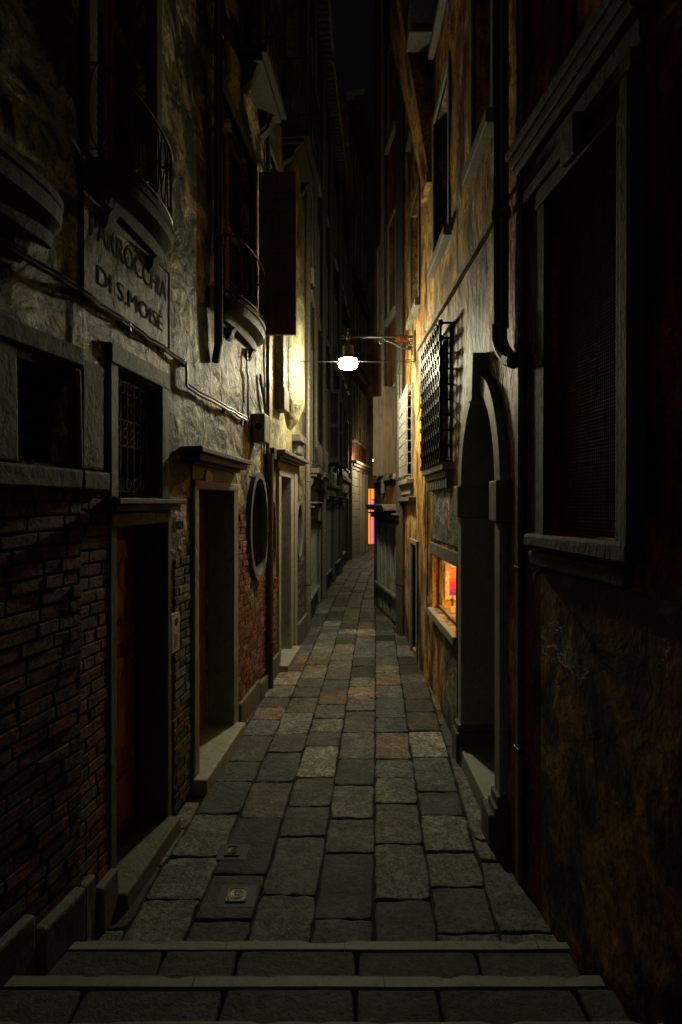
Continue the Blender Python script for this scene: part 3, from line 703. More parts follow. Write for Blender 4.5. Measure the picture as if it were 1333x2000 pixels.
bdoor(LB, W5, ch, mat='shutd'); bdoor(LB, W6, ch, mat='shut'); bdoor(LB, W7, ch, mat='shutd')
vpipe(LB, 9.2, .05, -.02, 9.9, .045, ch, 'pipeg')
m = MB(); m.tube([LB.pt(6.9, .02, 3.55), LB.pt(6.9, .10, 3.62), LB.pt(6.9, .03, 3.69)], .006, 6); m.tube([LB.pt(6.75+.06*math.cos(a), .03, 4.25+.06*math.sin(a)) for a in [k*math.pi/10 for k in range(20)]], .006, 6, closed=True)
m.build('hook', 'iron', ch)
# ------------------------------------------------------------------ grey house with shopfront
gh = root('grey_house', L3.pt(9.3, 0, 0), 'grey plaster house with a wooden shopfront and an iron balcony over it', 'house')
SH = (9.5, 11.0, .5, 1.75); SD = (11.15, 11.85, .08, 1.95)
G1 = (9.7, 10.3, 2.7, 4.7); G2 = (10.9, 11.5, 2.7, 4.7); G3 = (9.8, 10.4, 5.6, 7.4); G4 = (11.2, 11.8, 5.6, 7.4); G5 = (9.8, 10.4, 8.3, 10); G6 = (11.2, 11.8, 8.3, 10)
facade(L3, 9.275, 12.8, -.05, 11.7, [SH, SD, G1, G2, G3, G4, G5, G6], 'plL3', gh, amp=.006, step=.3)
def shopfront(W, house, a, b, z0, z1, zt, mat='grey', lab=None, npost=4, ra=None, rb=None, fascia='shutp'):
    o = bx(W, 'shopfront', 'glass', house, (a, b, -.2, -.18, z0, z1), label=lab)
    bx(W, 'post', mat, o, *[(a+(b-a)*i/npost-.035, a+(b-a)*i/npost+.035, -.18, .03, z0, z1) for i in range(npost+1)], bevel=.006)
    bx(W, 'head_rail', mat, o, (a-.04, b+.04, -.18, .034, z1, z1+.06), bevel=.006)
    bx(W, 'sill', mat, o, (a-.06, b+.06, -.18, .09, z0-.05, z0-.001), bevel=.006)
    bx(W, 'stall_panel', mat, o, *[(a+(b-a)*i/npost+.05, a+(b-a)*(i+1)/npost-.05, -.02, .02, .08, z0-.1) for i in range(npost)], bevel=.01)
    bx(W, 'fascia', fascia, o, (a-.08, b+.08, -.02, .05, z1+.065, zt-.04), bevel=.006)
    bx(W, 'cornice', 'std', o, (a-.12, b+.12, -.02, .13, zt-.039, zt+.03), (a-.16, b+.16, -.02, .18, zt+.031, zt+.06), bevel=.008)
    return o
shopfront(L3, gh, *SH, 1.98)
dd = bx(L3, 'door', 'shutd', gh, (11.15, 11.85, -.2, -.16, .08, 1.95))
bx(L3, 'door_surround', 'std', gh, (11.05, 11.15, -.05, .04, 0, 2.05), (11.85, 11.95, -.05, .042, 0, 2.05), (11.05, 11.95, -.05, .044, 1.952, 2.06), bevel=.008)
for h in (G1, G2, G3, G4, G5, G6): window(L3, gh, *h, fw=.08)
straight_balcony(L3, gh, 9.5, 10.5, .20, 2.5, .42, 9, 'std'); straight_balcony(L3, gh, 10.75, 11.65, .22, 2.5, .45, 9, 'std')
vpipe(L3, 10.6, .05, 3.0, 11.6, .045, gh, 'pipeg'); vpipe(L3, 12.6, .06, -.02, 11.6, .05, gh, 'pipeg')
m = MB()
m.wbox(L3, 9.3, 12.8, -.1, .28, 11.7, 11.80)
m.build('eave', 'pipeg', gh, bevel=.01)
m = MB(); m.wbox(L3, 9.3, 12.8, -3, -.1, 11.7, 11.9); m.build('roof', 'roof', gh)
bx(L3, 'rafter_end', 'std', gh, *[(9.4+k*.155, 9.47+k*.155, -.02, .22, 11.56, 11.70) for k in range(22)], bevel=0)
# ------------------------------------------------------------------ dark narrow house
dh = root('dark_house', L4.pt(12.9, 0, 0), 'dark grey narrow house with shuttered tall windows beyond the wooden shopfront', 'house')
A1 = (13.2, 14.3, .45, 1.9); A2 = (14.6, 15.3, .06, 2.1); A3 = (15.7, 16.8, .45, 1.9)
ups = [(d, d+.55, z, z+1.7) for d in (13.2, 14.5, 15.8) for z in (3.0, 5.8, 8.6)]
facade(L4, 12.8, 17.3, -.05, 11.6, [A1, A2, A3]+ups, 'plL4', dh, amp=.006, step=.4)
shopfront(L4, dh, *A1, 2.15, 'grey', None, 3, fascia='shutd'); shopfront(L4, dh, *A3, 2.15, 'grey', None, 3, fascia='shutd')
bx(L4, 'door', 'shutd', dh, (14.6, 15.3, -.2, -.16, .06, 2.1)); bx(L4, 'door_surround', 'std', dh, (14.5, 14.6, -.05, .04, 0, 2.2), (15.3, 15.4, -.05, .042, 0, 2.2), (14.5, 15.4, -.05, .044, 2.102, 2.2), bevel=.008)
for h in ups: window(L4, dh, *h, fw=.08)
for h in ups[::3]: shutter_leaf(tuple(L4.pt(h[1]+.05, .03, 0))[:2], tuple(L4.pt(h[1]+.08, .30, 0))[:2], h[2], h[3], dh, 'shutd', .03, 0, 1)
bx(L4, 'string_course', 'std', dh, (12.81, 17.29, -.02, .06, 2.42, 2.5), bevel=.01)
m = MB(); m.wbox(L4, 12.8, 17.3, -.1, .28, 11.6, 11.7); m.build('eave', 'pipeg', dh, bevel=.01)
bx(L4, 'rafter_end', 'std', dh, *[(12.9+k*.155, 12.97+k*.155, -.02, .22, 11.46, 11.60) for k in range(28)], bevel=0); vpipe(L4, 14.4, .06, 2.5, 11.4, .05, dh, 'pipeg'); vpipe(L4, 17.1, .06, 0, 11.4, .05, dh, 'pipeg')
# ------------------------------------------------------------------ shadowy house before the bend
bh = root('shadowy_house', L5.pt(17.4, 0, 0), 'shadowed grey house with a rolled ledge just before the lane bends', 'house')
C1 = (17.8, 18.9, .5, 2.0); C2 = (19.6, 20.6, .06, 2.2)
ups = [(d, d+.6, z, z+1.7) for d in (17.8, 19.2, 20.4) for z in (3.2, 6.0, 8.8)]
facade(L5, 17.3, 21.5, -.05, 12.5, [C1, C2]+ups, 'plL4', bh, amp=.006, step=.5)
shopfront(L5, bh, *C1, 2.3, 'grey', None, 3, fascia='shutd')
bx(L5, 'door', 'shutd', bh, (19.6, 20.6, -.2, -.16, .06, 2.2)); bx(L5, 'door_surround', 'std', bh, (19.5, 19.6, -.05, .04, 0, 2.3), (20.6, 20.7, -.05, .042, 0, 2.3), (19.5, 20.7, -.05, .044, 2.202, 2.3), bevel=.008)
for h in ups: window(L5, bh, *h, fw=.08)
bx(L5, 'string_course', 'std', bh, (17.31, 21.49, -.02, .10, 2.75, 2.9), bevel=.02)
vpipe(L5, 21.3, .07, 0, 12.4, .06, bh, 'pipeg'); m = MB(); m.wbox(L5, 17.3, 21.5, -.1, .3, 12.5, 12.6); m.build('eave', 'pipeg', bh)
# ------------------------------------------------------------------ red-brown house at the bend with stone front
rh = root('red_brown_house', L6.pt(21.6, 0, 0), 'tall red-brown house with a pale stone ground floor where the lane bends', 'house')
E1 = (23.9, 24.7, .06, 2.6); E2 = (24.95, 25.6, .06, 2.6)
ups = [(d, d+.75, z, z+2.1) for d in (22.2, 23.7, 24.9) for z in (4.5, 7.8, 11.1, 13.6)]
facade(L6, 21.5, 25.8, -.05, 16.7, [E1, E2]+ups, 'plL6', rh, amp=.006, step=.6)
m = MB(); z = 0.0
while z < 3.3:
    for d in [21.55+.55*k+(.27 if int(z/.3) % 2 else 0) for k in range(-1, 5)]:
        a, b = max(21.52, d), min(d+.54, 23.75)
        if b-a > .1: m.wbox(L6, a, b, -.02, .06+random.uniform(0, .008), z, z+.29)
    z += .3
m.build('ashlar', 'st', rh, bevel=.012)
bx(L6, 'pilaster', 'st', rh, (23.76, 23.88, -.02, .12, 0, 3.3), (24.72, 24.93, -.02, .12, 0, 3.3), (25.62, 25.78, -.02, .12, 0, 3.3), bevel=.01)
bx(L6, 'cornice', 'st', rh, (21.51, 25.79, -.02, .12, 3.31, 3.42), (21.51, 25.79, -.02, .20, 3.421, 3.52), (21.51, 25.79, -.02, .28, 3.521, 3.62), bevel=.012)
for e in (E1, E2): bx(L6, 'door', 'shutd', rh, (e[0], e[1], -.2, -.16, e[2], e[3]))
for h in ups: window(L6, rh, *h, fw=.12, pv=.05)
bx(L6, 'eave', 'st', rh, (21.4, 26.0, -.1, .25, 16.7, 16.85), (21.4, 26.1, -.1, .6, 16.851, 17.05), bevel=.02)
bx(L6, 'rafter_end', 'roof', rh, *[(21.6+k*.36, 21.74+k*.36, -.02, .45, 16.45, 16.70) for k in range(12)], bevel=0)
bx(L6, 'string_course', 'std', rh, (21.51, 25.79, -.02, .12, 10.4, 10.6), (21.51, 25.79, -.02, .15, 7.2, 7.35), bevel=.02)
# ------------------------------------------------------------------ closing house with the glowing shop
class YWall:  # a front across the lane: d plays the part of X
    side = 1
    def __init__(s, y): s.y = y; s.a = y
    def pt(s, d, v, z): return Vector((d, s.y-v, z))
YE = YWall(27.2)
eh = root('closing_house', (1.3, 27.2, 0), 'far house closing the lane with a glowing orange shop entrance', 'house')
facade(YE, .6, 3.4, -.05, 13, [(1.10, 1.75, .0, 2.72)], 'plR3', eh, amp=.006, step=.7, cavity=(1.0, 1.85, -.05, 2.9, 1.2))
o = bx(YE, 'entrance', 'doorem', eh, (1.02, 1.46, -1.15, -1.1, .1, 2.8), label='glowing orange shop entrance')
bx(YE, 'poster', 'doorpu', o, (1.47, 1.8, -1.15, -1.1, .1, 2.2), bevel=0); bx(YE, 'transom', 'doorem', o, (1.47, 1.8, -1.15, -1.1, 2.25, 2.8), bevel=0)
bx(YE, 'side_panel', 'orange', o, (1.102, 1.15, -1.1, -.02, .05, 2.71), (1.36, 1.40, -.6, -.5, .05, 2.7), bevel=.004)
bx(YE, 'frame', 'std', o, (1.0, 1.10, -.05, .05, 0, 2.8), (1.75, 1.85, -.05, .05, 0, 2.8), (1.0, 1.85, -.05, .054, 2.722, 2.85), bevel=.01)
# ================================================================== RIGHT: NEAR RUST HOUSE
ru = root('rust_house', R1.pt(3.0, 0, 0), 'rust red peeling plaster house with a tall wire-screened window at right', 'house')
BW = (2.17, 2.78, 1.87, 3.43)
facade(R1, .9, 3.2, -.05, 9, [BW], 'plR1', ru, amp=.012, step=.12)
bx(R1, 'render_coat', 'plR1b', ru, (.9, 2.88, -.02, .013, -.03, 1.69), bevel=.008)
bw = bx(R1, 'window', 'dark', ru, (2.17, 2.78, -.26, -.24, 1.87, 3.43), label='tall window behind a wire screen')
m = MB(); n = 90; pts = []
for i in range(n+1):
    d = 2.18+.59*i/n; v = -.12+.028*math.sin(i*.62)+.014*math.sin(i*1.7+1)
    pts.append((d, v))
for i in range(n):
    (a, va), (b, vb) = pts[i], pts[i+1]
    m.face([R1.pt(a, va, 1.88), R1.pt(b, vb, 1.88), R1.pt(b, vb, 3.42), R1.pt(a, va, 3.42)])
    m.face([R1.pt(a, va-.004, 1.88), R1.pt(b, vb-.004, 1.88), R1.pt(b, vb-.004, 3.42), R1.pt(a, va-.004, 3.42)])
m.build('curtain', 'curtain', bw)
m = MB()
for i in range(39): d = 2.18+.59*i/38; m.wbox(R1, d-.0011, d+.0011, -.032, -.030, 1.875, 3.425)
for i in range(101): z = 1.88+1.54*i/100; m.wbox(R1, 2.175, 2.775, -.0298, -.0278, z-.0011, z+.0011)
m.build('wire_screen', 'ironl', bw)
bx(R1, 'frame', 'stw', bw, (2.085, 2.17, -.1, .04, 1.84, 3.50), (2.78, 2.87, -.1, .035, 1.84, 3.50), (2.88, 2.95, -.03, .02, 1.8, 3.55), (2.085, 2.87, -.1, .044, 3.43, 3.52), (2.06, 2.12, -.02, .06, 1.84, 3.52), bevel=.01, j=.005)
bx(R1, 'sill', 'stw', bw, (2.06, 2.97, -.1, .06, 1.79, 1.86), (2.10, 2.94, -.02, .05, 1.70, 1.769), bevel=.014, j=.008)
m = MB(); m.wbox(R1, 2.05, 3.03, -.02, .05, 3.53, 3.60, .005); m.wbox(R1, 2.03, 3.06, -.02, .03, 3.61, 3.70, .005)
m.wbox(R1, 2.02, 3.08, -.02, .07, 3.71, 3.75, .005); m.wbox(R1, 2.0, 3.12, -.02, .08, 3.76, 3.81, .005); m.wbox(R1, 1.98, 3.14, -.02, .095, 3.82, 3.86, .005)
m.wbox(R1, 2.42, 2.55, -.02, .075, 3.45, 3.62, .004)
m.build('cornice', 'stw', bw, bevel=.012)
m = MB(); m.tube([R1.pt(2.86, 0, 1.68), R1.pt(2.86, .05, 1.66), R1.pt(2.84, .06, 1.62)], .008, 6); m.build('hook', 'iron', bw)
# pipes at the house corner
m = MB(); m.wbox(R1, 3.10, 3.155, .0, .035, -.02, 3.11); m.wbox(R1, 3.105, 3.15, .0, .025, 3.11, 8.9)
o = m.build('cable_duct', 'pipeg', ru, bevel=.008)
bx(R1, 'clip', 'iron', o, *[(3.092, 3.163, -.01, .039, z-.012, z+.012) for z in (2.85, 1.66, .70)])
vpipe(R2, 3.34, .06, 3.0, 8.9, .043, ru, 'pipe', 1.3)
pipe([R2.pt(3.34, .07, 3.02), R2.pt(3.335, .07, 2.93), R2.pt(3.30, .065, 2.87), R2.pt(3.22, .055, 2.80), R1.pt(3.12, .05, 2.76)], .043, ru, 'pipe')
# ================================================================== RIGHT: OCHRE HOUSE
oc = root('ochre_house', R2.pt(3.4, 0, 0), 'ochre plaster house with an arched doorway, barred windows and a small lit display window', 'house')
AR = (3.545, 4.54, .10, 2.76); CG = (5.22, 6.18, 2.42, 3.50); DW = (4.90, 6.25, .905, 1.475); LG = (7.90, 9.0-.08, 2.42, 3.74)
PD = (7.42, 8.0, .06, 1.47)
U1 = (5.27, 6.07, 4.46, 5.92); U2 = (3.76, 4.30, 4.47, 6.4); U3 = (7.28, 8.1, 4.52, 5.95); U4 = (5.27, 6.0, 6.7, 8.2); U5 = (7.4, 8.1, 7.0, 8.6)
LG = (7.95, 8.85, 2.42, 3.55)
facade(R2, 3.2, 9.0, -.05, 10, [AR, CG, DW, LG, PD, U1, U2, U3, U4, U5], 'plR2', oc, amp=.010, step=.12, depth=.30, cavity=(4.6, 6.37, .80, 1.75, 1.15))
# arched doorway
ac, ah, zs, az = (3.545+4.54)/2, (4.54-3.545)/2, 2.12, .64
def arc(k=0, n=24): return [(ac-(ah+k)*math.cos(math.pi*i/n), zs+(az+k)*math.sin(math.pi*i/n)**1.05) for i in range(n+1)]
inn = arc(0); out_ = arc(.115)
m = MB()
for i in range(24):
    (a, za), (b, zb) = inn[i], inn[i+1]
    m.face([R2.pt(a, 0, za), R2.pt(b, 0, zb), R2.pt(b, 0, 2.77), R2.pt(a, 0, 2.77)])
sp_ = m.build('spandrel', 'plR2g', oc)
m = MB()
for i in range(24):
    (a, za), (b, zb) = inn[i], inn[i+1]; (c_, zc_), (e, ze) = out_[i], out_[i+1]
    m.face([R2.pt(a, .045, za), R2.pt(b, .045, zb), R2.pt(e, .045, ze), R2.pt(c_, .045, zc_)])
    m.face([R2.pt(c_, .045, zc_), R2.pt(e, .045, ze), R2.pt(e, -.02, ze), R2.pt(c_, -.02, zc_)])
    m.face([R2.pt(a, .045, za), R2.pt(b, .045, zb), R2.pt(b, -.28, zb), R2.pt(a, -.28, za)])
ad = bx(R2, 'door', 'dark', oc, (3.545, 4.54, -.29, -.25, .1, 2.77), label='dark door deep inside the arch')
m2 = m; bx(R2, 'door_panel', 'dark', ad, *[(a, b, -.252, -.235, z0, z1) for a, b in ((3.6, 4.0), (4.08, 4.48)) for z0, z1 in ((.3, 1.0), (1.1, 1.95))], bevel=.012)
sr = m2.build('arch', 'slab', oc, label='pale pointed stone arch with keystone')
bx(R2, 'jamb', 'slab', sr, (3.43, 3.549, -.27, .045, .30, 1.90), (4.536, 4.655, -.27, .045, .30, 1.90), bevel=.006)
bx(R2, 'capital', 'st', sr, (3.395, 3.565, -.27, .075, 1.90, 2.14), (4.52, 4.69, -.27, .075, 1.90, 2.14), bevel=.008)
bx(R2, 'base', 'std', sr, (3.40, 3.57, -.27, .08, -.03, .24), (4.515, 4.70, -.27, .085, -.03, .24), (3.415, 3.56, -.27, .065, .241, .30), (4.53, 4.685, -.27, .07, .241, .30), bevel=.01)
m = MB(); P = []
for v in (-.02, .085):
    for d, z in ((ac-.055, 2.70), (ac+.055, 2.70), (ac+.10, 3.02), (ac-.10, 3.02)): P.append(R2.pt(d, v, z))
m.mesh8(P); m.build('keystone', 'slab', sr, bevel=.008)
bx(R2, 'threshold', 'slab', oc, (3.5, 4.56, -.28, .06, .0, .14), bevel=.012, j=.004)
bx(R2, 'step', 'std', oc, (3.42, 3.62, .02, .11, -.02, .19), bevel=.012, j=.006)
mb = MB(); slab_poly(mb, [(.80, 3.5), (.90, 3.48), (.925, 4.6), (.86, 4.62)], .012, (.24, .225, .18)); mb.build('kerb_stone', 'pave', kind='structure')
# caged window
cw = bx(R2, 'window', 'glass', oc, (5.22, 6.18, -.22, -.2, 2.42, 3.50), label='window inside a thick knotted iron cage')
bx(R2, 'frame', 'std', cw, (5.13, 5.22, -.1, .02, 2.40, 3.56), (6.18, 6.27, -.1, .022, 2.40, 3.56), (5.13, 6.27, -.1, .024, 3.50, 3.58), bevel=.008)
g = grille(R2, cw, 5.12, 6.28, 2.38, 3.58, .105, 9, 9, .0105, True, 'iron', True, vb=0)
m = MB()
for i in range(8):
    d = 5.2+1.0*i/7; m.tube([R2.pt(d+.05*math.cos(a), .105, 3.45+.05*math.sin(a)) for a in [k*math.pi/6 for k in range(7)]], .006, 6)
m.build('scrollwork', 'iron', cw)
m = MB()
m.wbox(R2, 5.05, 6.35, -.02, .10, 2.30, 2.37); m.wbox(R2, 5.08, 6.32, -.02, .07, 2.24, 2.299)
for i in range(11): d = 5.12+i*.11; m.wbox(R2, d, d+.06, -.02, .055, 2.14, 2.239)
m.build('sill', 'st', cw, bevel=.008)
# grey patches under it
bx(R2, 'cement_patch', 'plR2g', oc, (4.76, 6.18, -.02, .014, 1.64, 2.13), bevel=.01, j=.006)
bx(R2, 'lintel', 'rough_st', oc, (4.76, 6.30, -.02, .028, 1.478, 1.60), bevel=.012, j=.008)
bx(R2, 'cement_patch', 'plR2g', oc, (4.76, 5.45, -.02, .012, .0, .83), bevel=.02, j=.008)
bx(R2, 'cement_patch', 'plR2g', oc, (4.72, 4.90, -.02, .016, .86, 1.48), bevel=.01, j=.004)
# lit display window
dw = bx(R2, 'window', 'clear', oc, (4.90, 6.25, -.084, -.079, .905, 1.475), label='lit display window with an orange interior')
bx(R2, 'sash', 'shutp', dw, (4.9, 6.25, -.10, -.06, .905, .935), (4.9, 6.25, -.10, -.06, 1.45, 1.475), (6.205, 6.25, -.10, -.06, .935, 1.45), (4.9, 4.93, -.10, -.06, .935, 1.45), bevel=.004)
bx(R2, 'sill', 'slab', dw, (4.86, 6.29, -.059, .05, .83, .904), bevel=.008, j=.003)
m = MB() # display room just inside the cavity
m.wbox(R2, 4.61, 6.36, -1.14, -1.12, .81, 1.74); m.wbox(R2, 6.34, 6.36, -1.12, -.12, .81, 1.74); m.wbox(R2, 4.61, 4.63, -1.12, -.31, .81, 1.74)
m.wbox(R2, 4.63, 6.34, -1.12, -.31, 1.72, 1.74); m.wbox(R2, 4.63, 6.34, -1.12, -.31, .88, .90)
m.wbox(R2, 4.63, 4.895, -.33, -.302, .9, 1.72); m.wbox(R2, 4.895, 6.34, -.33, -.302, 1.48, 1.72)
m.build('room', 'orange', dw)
m = MB(); m.wbox(R2, 4.905, 6.245, -.31, -.102, .8, .902); m.wbox(R2, 6.244, 6.249, -.31, -.002, .9, 1.47); m.wbox(R2, 4.901, 6.249, -.30, -.002, 1.471, 1.474)
m.build('reveal', 'orange', dw)
m = MB(); m.wbox(R2, 5.1, 6.1, -.55, -.50, 1.66, 1.70); m.build('shop_light', 'tubeem', dw)
PY = 6.235
pa = root('framed_painting', (1.4, PY, .99), 'framed orange and magenta flower picture glowing inside the lit window', 'picture')
m = MB(); m.box(1.145, 1.50, PY-.02, PY+.005, 1.035, 1.335); m.build('canvas', 'art', pa)
m = MB(); m.box(1.10, 1.145, PY-.032, PY+.005, .99, 1.38); m.box(1.50, 1.545, PY-.032, PY+.005, .99, 1.38); m.box(1.145, 1.5, PY-.031, PY+.005, 1.335, 1.38); m.box(1.145, 1.5, PY-.031, PY+.005, .99, 1.035)
m.build('frame', 'pink', pa, bevel=.004)
m = MB(); m.box(1.15, 1.42, PY-.08, PY-.05, 1.395, 1.41); m.build('picture_light', 'bulb', pa)
sx_, sy_, sz_ = 1.135, 5.98, .965
st_ = root('statuette', (sx_, sy_, .905), 'small dark standing figurine on a block in the lit window', 'statuette')
m = MB(); m.box(sx_-.025, sx_+.025, sy_-.03, sy_+.03, .905, .965); m.build('pedestal', 'orange', st_, bevel=.003)
m = MB(); m.lathe((sx_, sy_, sz_), [(0, 0), (.014, 0), (.012, .008), (.007, .015), (.009, .04), (.011, .06), (.013, .07), (.009, .08), (.004, .083), (.007, .089), (.008, .097), (.005, .105), (0, .107)], 14)
m.tube([(sx_-.012, sy_, sz_+.075), (sx_-.018, sy_, sz_+.055), (sx_-.010, sy_-.01, sz_+.043)], .003, 6); m.tube([(sx_+.012, sy_, sz_+.075), (sx_+.019, sy_, sz_+.055), (sx_+.014, sy_, sz_+.036)], .003, 6)
m.build('figure', 'statu', st_, smooth=True)
# light barred window and its cage
lw = bx(R2, 'window', 'grey', oc, (7.95, 8.85, -.16, -.14, 2.42, 3.55), label='pale barred window beyond the street lamp bracket')
bx(R2, 'frame', 'st', lw, (7.85, 7.95, -.1, .025, 2.4, 3.55), (8.85, 8.95, -.1, .027, 2.4, 3.55), (7.85, 8.95, -.1, .029, 3.551, 3.63), bevel=.008)
grille(R2, lw, 7.86, 8.92, 2.40, 3.60, .085, 7, 8, .008, True, 'ironl', False)
m = MB(); m.wbox(R2, 7.80, 8.98, -.02, .10, 2.28, 2.35)
for i in range(9): d = 7.9+i*.12; m.wbox(R2, d, d+.07, -.02, .05, 2.14, 2.279)
m.build('sill', 'st', lw, bevel=.008)
bx(R2, 'ledge', 'std', oc, (7.6, 8.98, -.02, .10, 2.04, 2.10), bevel=.008)
pd = bx(R2, 'door', 'grey', oc, (7.42, 8.0, -.20, -.16, .06, 1.47), label='low pale door with studs')
for z in (.3, .6, .9, 1.2):
    for d in (7.55, 7.8): m = MB(); m.tube([R2.pt(d, -.162, z), R2.pt(d, -.145, z)], .012, 8); m.build('stud', 'iron', pd)
bx(R2, 'door_surround', 'st', oc, (7.34, 7.42, -.15, .03, 0, 1.5), (8.0, 8.1, -.15, .032, 0, 1.5), (7.34, 8.1, -.15, .034, 1.472, 1.54), bevel=.008)
for h in (U1, U2, U3, U4, U5): window(R2, oc, *h, fw=.075, mat='st', shut=None)
# string course rising along the upper wall, ledge and conduits
m = MB(); prev = None
for i in range(40):
    d = 3.38+(7.3-3.38)*i/40; e = 3.38+(7.3-3.38)*(i+1)/40; z = 3.76+.16*(i/40)
    m.wbox(R2, d, e, -.02, .035, z-.018, z+.018, .003)
m.build('string_course', 'st', oc)
vpipe(R2, 8.96, .05, 0, 9.9, .04, oc, 'pipe')
vpipe(R2, 6.46, .02, 1.0, 3.2, .010, oc, 'pipeg'); vpipe(R2, 6.62, .02, 1.5, 3.95, .008, oc, 'pipeg'); vpipe(R2, 4.72, .03, .05, 1.0, .012, oc, 'pipeg')
# tapering chimney breast that leans over the lane
m = MB(); P = []
for z, v, d0_, d1_ in ((5.55, .0, 6.32, 6.75), (7.6, .36, 6.25, 7.0)):
    for d, vv in ((d0_, -.02), (d1_, -.02), (d1_, v+.03), (d0_, v+.03)): P.append(R2.pt(d, vv, z))
m.mesh8(P)
m.wbox(R2, 6.25, 7.0, -.02, .392, 7.601, 9.9); m.wbox(R2, 6.28, 6.8, -.02, .06, 5.44, 5.55)
m.build('chimney_breast', 'plR2', oc, bevel=.01)
# ------------------------------------------------------------------ orange-brown corner house
cb_ = root('orange_brown_house', R3.pt(9.2, 0, 0), 'orange-brown corner house with an awning ledge over a pale pillared shopfront', 'house')
s1 = (9.15, 10.0, .55, 1.62); s2 = (10.15, 11.2, .55, 1.62); y1 = (9.6, 10.3, 2.5, 3.9); y2 = (10.7, 11.3, 2.5, 3.9)
yu = [(9.6, 10.2, 5.2, 6.8), (10.6, 11.2, 5.2, 6.8), (9.6, 10.2, 8.2, 9.8)]
facade(R3, 9.02, 11.7, -.05, 12.2, [s1, s2, y1, y2]+yu, 'plR3', cb_, amp=.008, step=.2)
shopfront(R3, cb_, *s1, 1.80, 'grey', None, 2, fascia='dark'); shopfront(R3, cb_, *s2, 1.80, 'grey', None, 3, fascia='dark')
m = MB()
P = []
for z, v in ((1.90, .30), (2.0, .34)):
    for d, vv in ((9.1, -.02), (11.45, -.02), (11.3, v*.7), (9.1, v)): P.append(R3.pt(d, vv, z))
m.mesh8(P); m.build('awning', 'pipeg', cb_, bevel=.015)
for h in (y1, y2): window(R3, cb_, *h, fw=.08)
for h in yu: window(R3, cb_, *h, fw=.08)
shutter_leaf(tuple(R3.pt(9.58, .03, 0))[:2], tuple(R3.pt(9.5, .24, 0))[:2], 2.5, 3.9, cb_, 'shutp', .035, 1)
shutter_leaf(tuple(R3.pt(10.36, .03, 0))[:2], tuple(R3.pt(10.42, .24, 0))[:2], 2.5, 3.9, cb_, 'shutp', .035, 1)
vpipe(R3, 9.12, .06, 0, 12.1, .05, cb_, 'pipe'); vpipe(R3, 10.5, .05, 2.2, 12.1, .04, cb_, 'pipeg')
bx(R3, 'eave', 'std', cb_, (9.0, 11.8, -.1, .25, 12.2, 12.3), bevel=.01)
fh = root('far_right_house', R4.pt(12, 0, 0), 'dark low house hidden past the right corner', 'house')
facade(R4, 11.72, 27.1, -.05, 9, [], 'plR3', fh, amp=.006, step=.8)
# ================================================================== THINGS ON THE WALLS
sg = root('street_name_panel', LB.pt(3.15, 0, 2.95), 'worn white painted street name panel lettered PARROCCHIA DI S. MOISE', 'sign')
m = MB()
for W, a, b in ((LB, 2.66, 3.66),): m.wbox(W, a, b, -.01, .016, 2.96, 3.43, .003)
m.build('panel', 'plsign', sg, bevel=.006)
text_on(LB, 'PARROCCHIA', 3.17, 3.30, .0165, .115, .90, 'fadedblack', sg, th=.0008); text_on(LB, 'DI S.MOISÈ', 3.17, 3.10, .0165, .115, .78, 'fadedblack', sg, th=.0008)
bx(LB, 'border', 'black', sg, (2.655, 3.67, -.01, .018, 3.432, 3.445), (2.655, 3.67, -.01, .018, 2.945, 2.958), (3.662, 3.674, -.01, .0185, 2.958, 3.432), bevel=0)
def disc(W, dc, zc, rd, rz, v, th, mat, parent, name):
    m = MB(); n = 32; a = [(dc+rd*math.cos(2*math.pi*i/n), zc+rz*math.sin(2*math.pi*i/n)) for i in range(n)]
    m.face([W.pt(d, v+th, z) for d, z in a])
    for i in range(n): j = (i+1) % n; m.face([W.pt(a[i][0], v+th, a[i][1]), W.pt(a[j][0], v+th, a[j][1]), W.pt(a[j][0], v, a[j][1]), W.pt(a[i][0], v, a[i][1])])
    return m.build(name, mat, parent)
nu = root('house_number', LB.pt(3.82, 0, 1.87), 'oval white house number plate lettered 1829 beside the first door', 'sign')
disc(LB, 3.83, 1.865, .10, .056, .008, .006, 'black', nu, 'rim'); disc(LB, 3.83, 1.865, .094, .051, .012, .006, 'plate', nu, 'plate')
text_on(LB, '1829', 3.83, 1.865, .019, .055, .13, 'black', nu)
nu = root('house_number', LB.pt(4.4, 0, 2.2), 'small blank oval plate above the dark red door', 'sign')
disc(LB, 4.40, 2.20, .08, .05, .024, .006, 'plate', nu, 'plate'); disc(LB, 4.40, 2.20, .066, .04, .031, .001, 'box', nu, 'face')
no_ = root('notice', LB.pt(3.72, 0, 1.1), 'narrow white paper notice with a dark emblem on the brick pier', 'notice')
m = MB(); m.wbox(LB, 3.665, 3.79, -.005, .034, 1.07, 1.31); m.build('sheet', 'paper', no_)
disc(LB, 3.735, 1.255, .026, .026, .0345, .001, 'black', no_, 'emblem')
m = MB()
for k in range(7): m.wbox(LB, 3.70, 3.70+random.uniform(.04, .07), .0345, .0355, 1.17-.012*k, 1.174-.012*k)
m.build('lines', 'black', no_)
eb = root('meter_box', LB.pt(5.9, 0, 2.6), 'grey metal box with a round dial on the wall above the oval window', 'box')
m = MB(); m.wbox(LB, 5.82, 6.04, .0, .13, 2.62, 2.90); m.build('casing', 'box', eb, bevel=.008)
m = MB(); c_ = LB.pt(5.82, .07, 2.77)
m.tube([c_+Vector((.0, -.012, 0)), c_+Vector((0, .002, 0))], .035, 16); m.build('dial', 'black', eb)
m = MB(); m.tube([LB.pt(5.812, .07+.038*math.cos(a), 2.77+.038*math.sin(a)) for a in [k*math.pi/9 for k in range(18)]], .005, 6, closed=True); m.build('rim', 'ironl', eb)
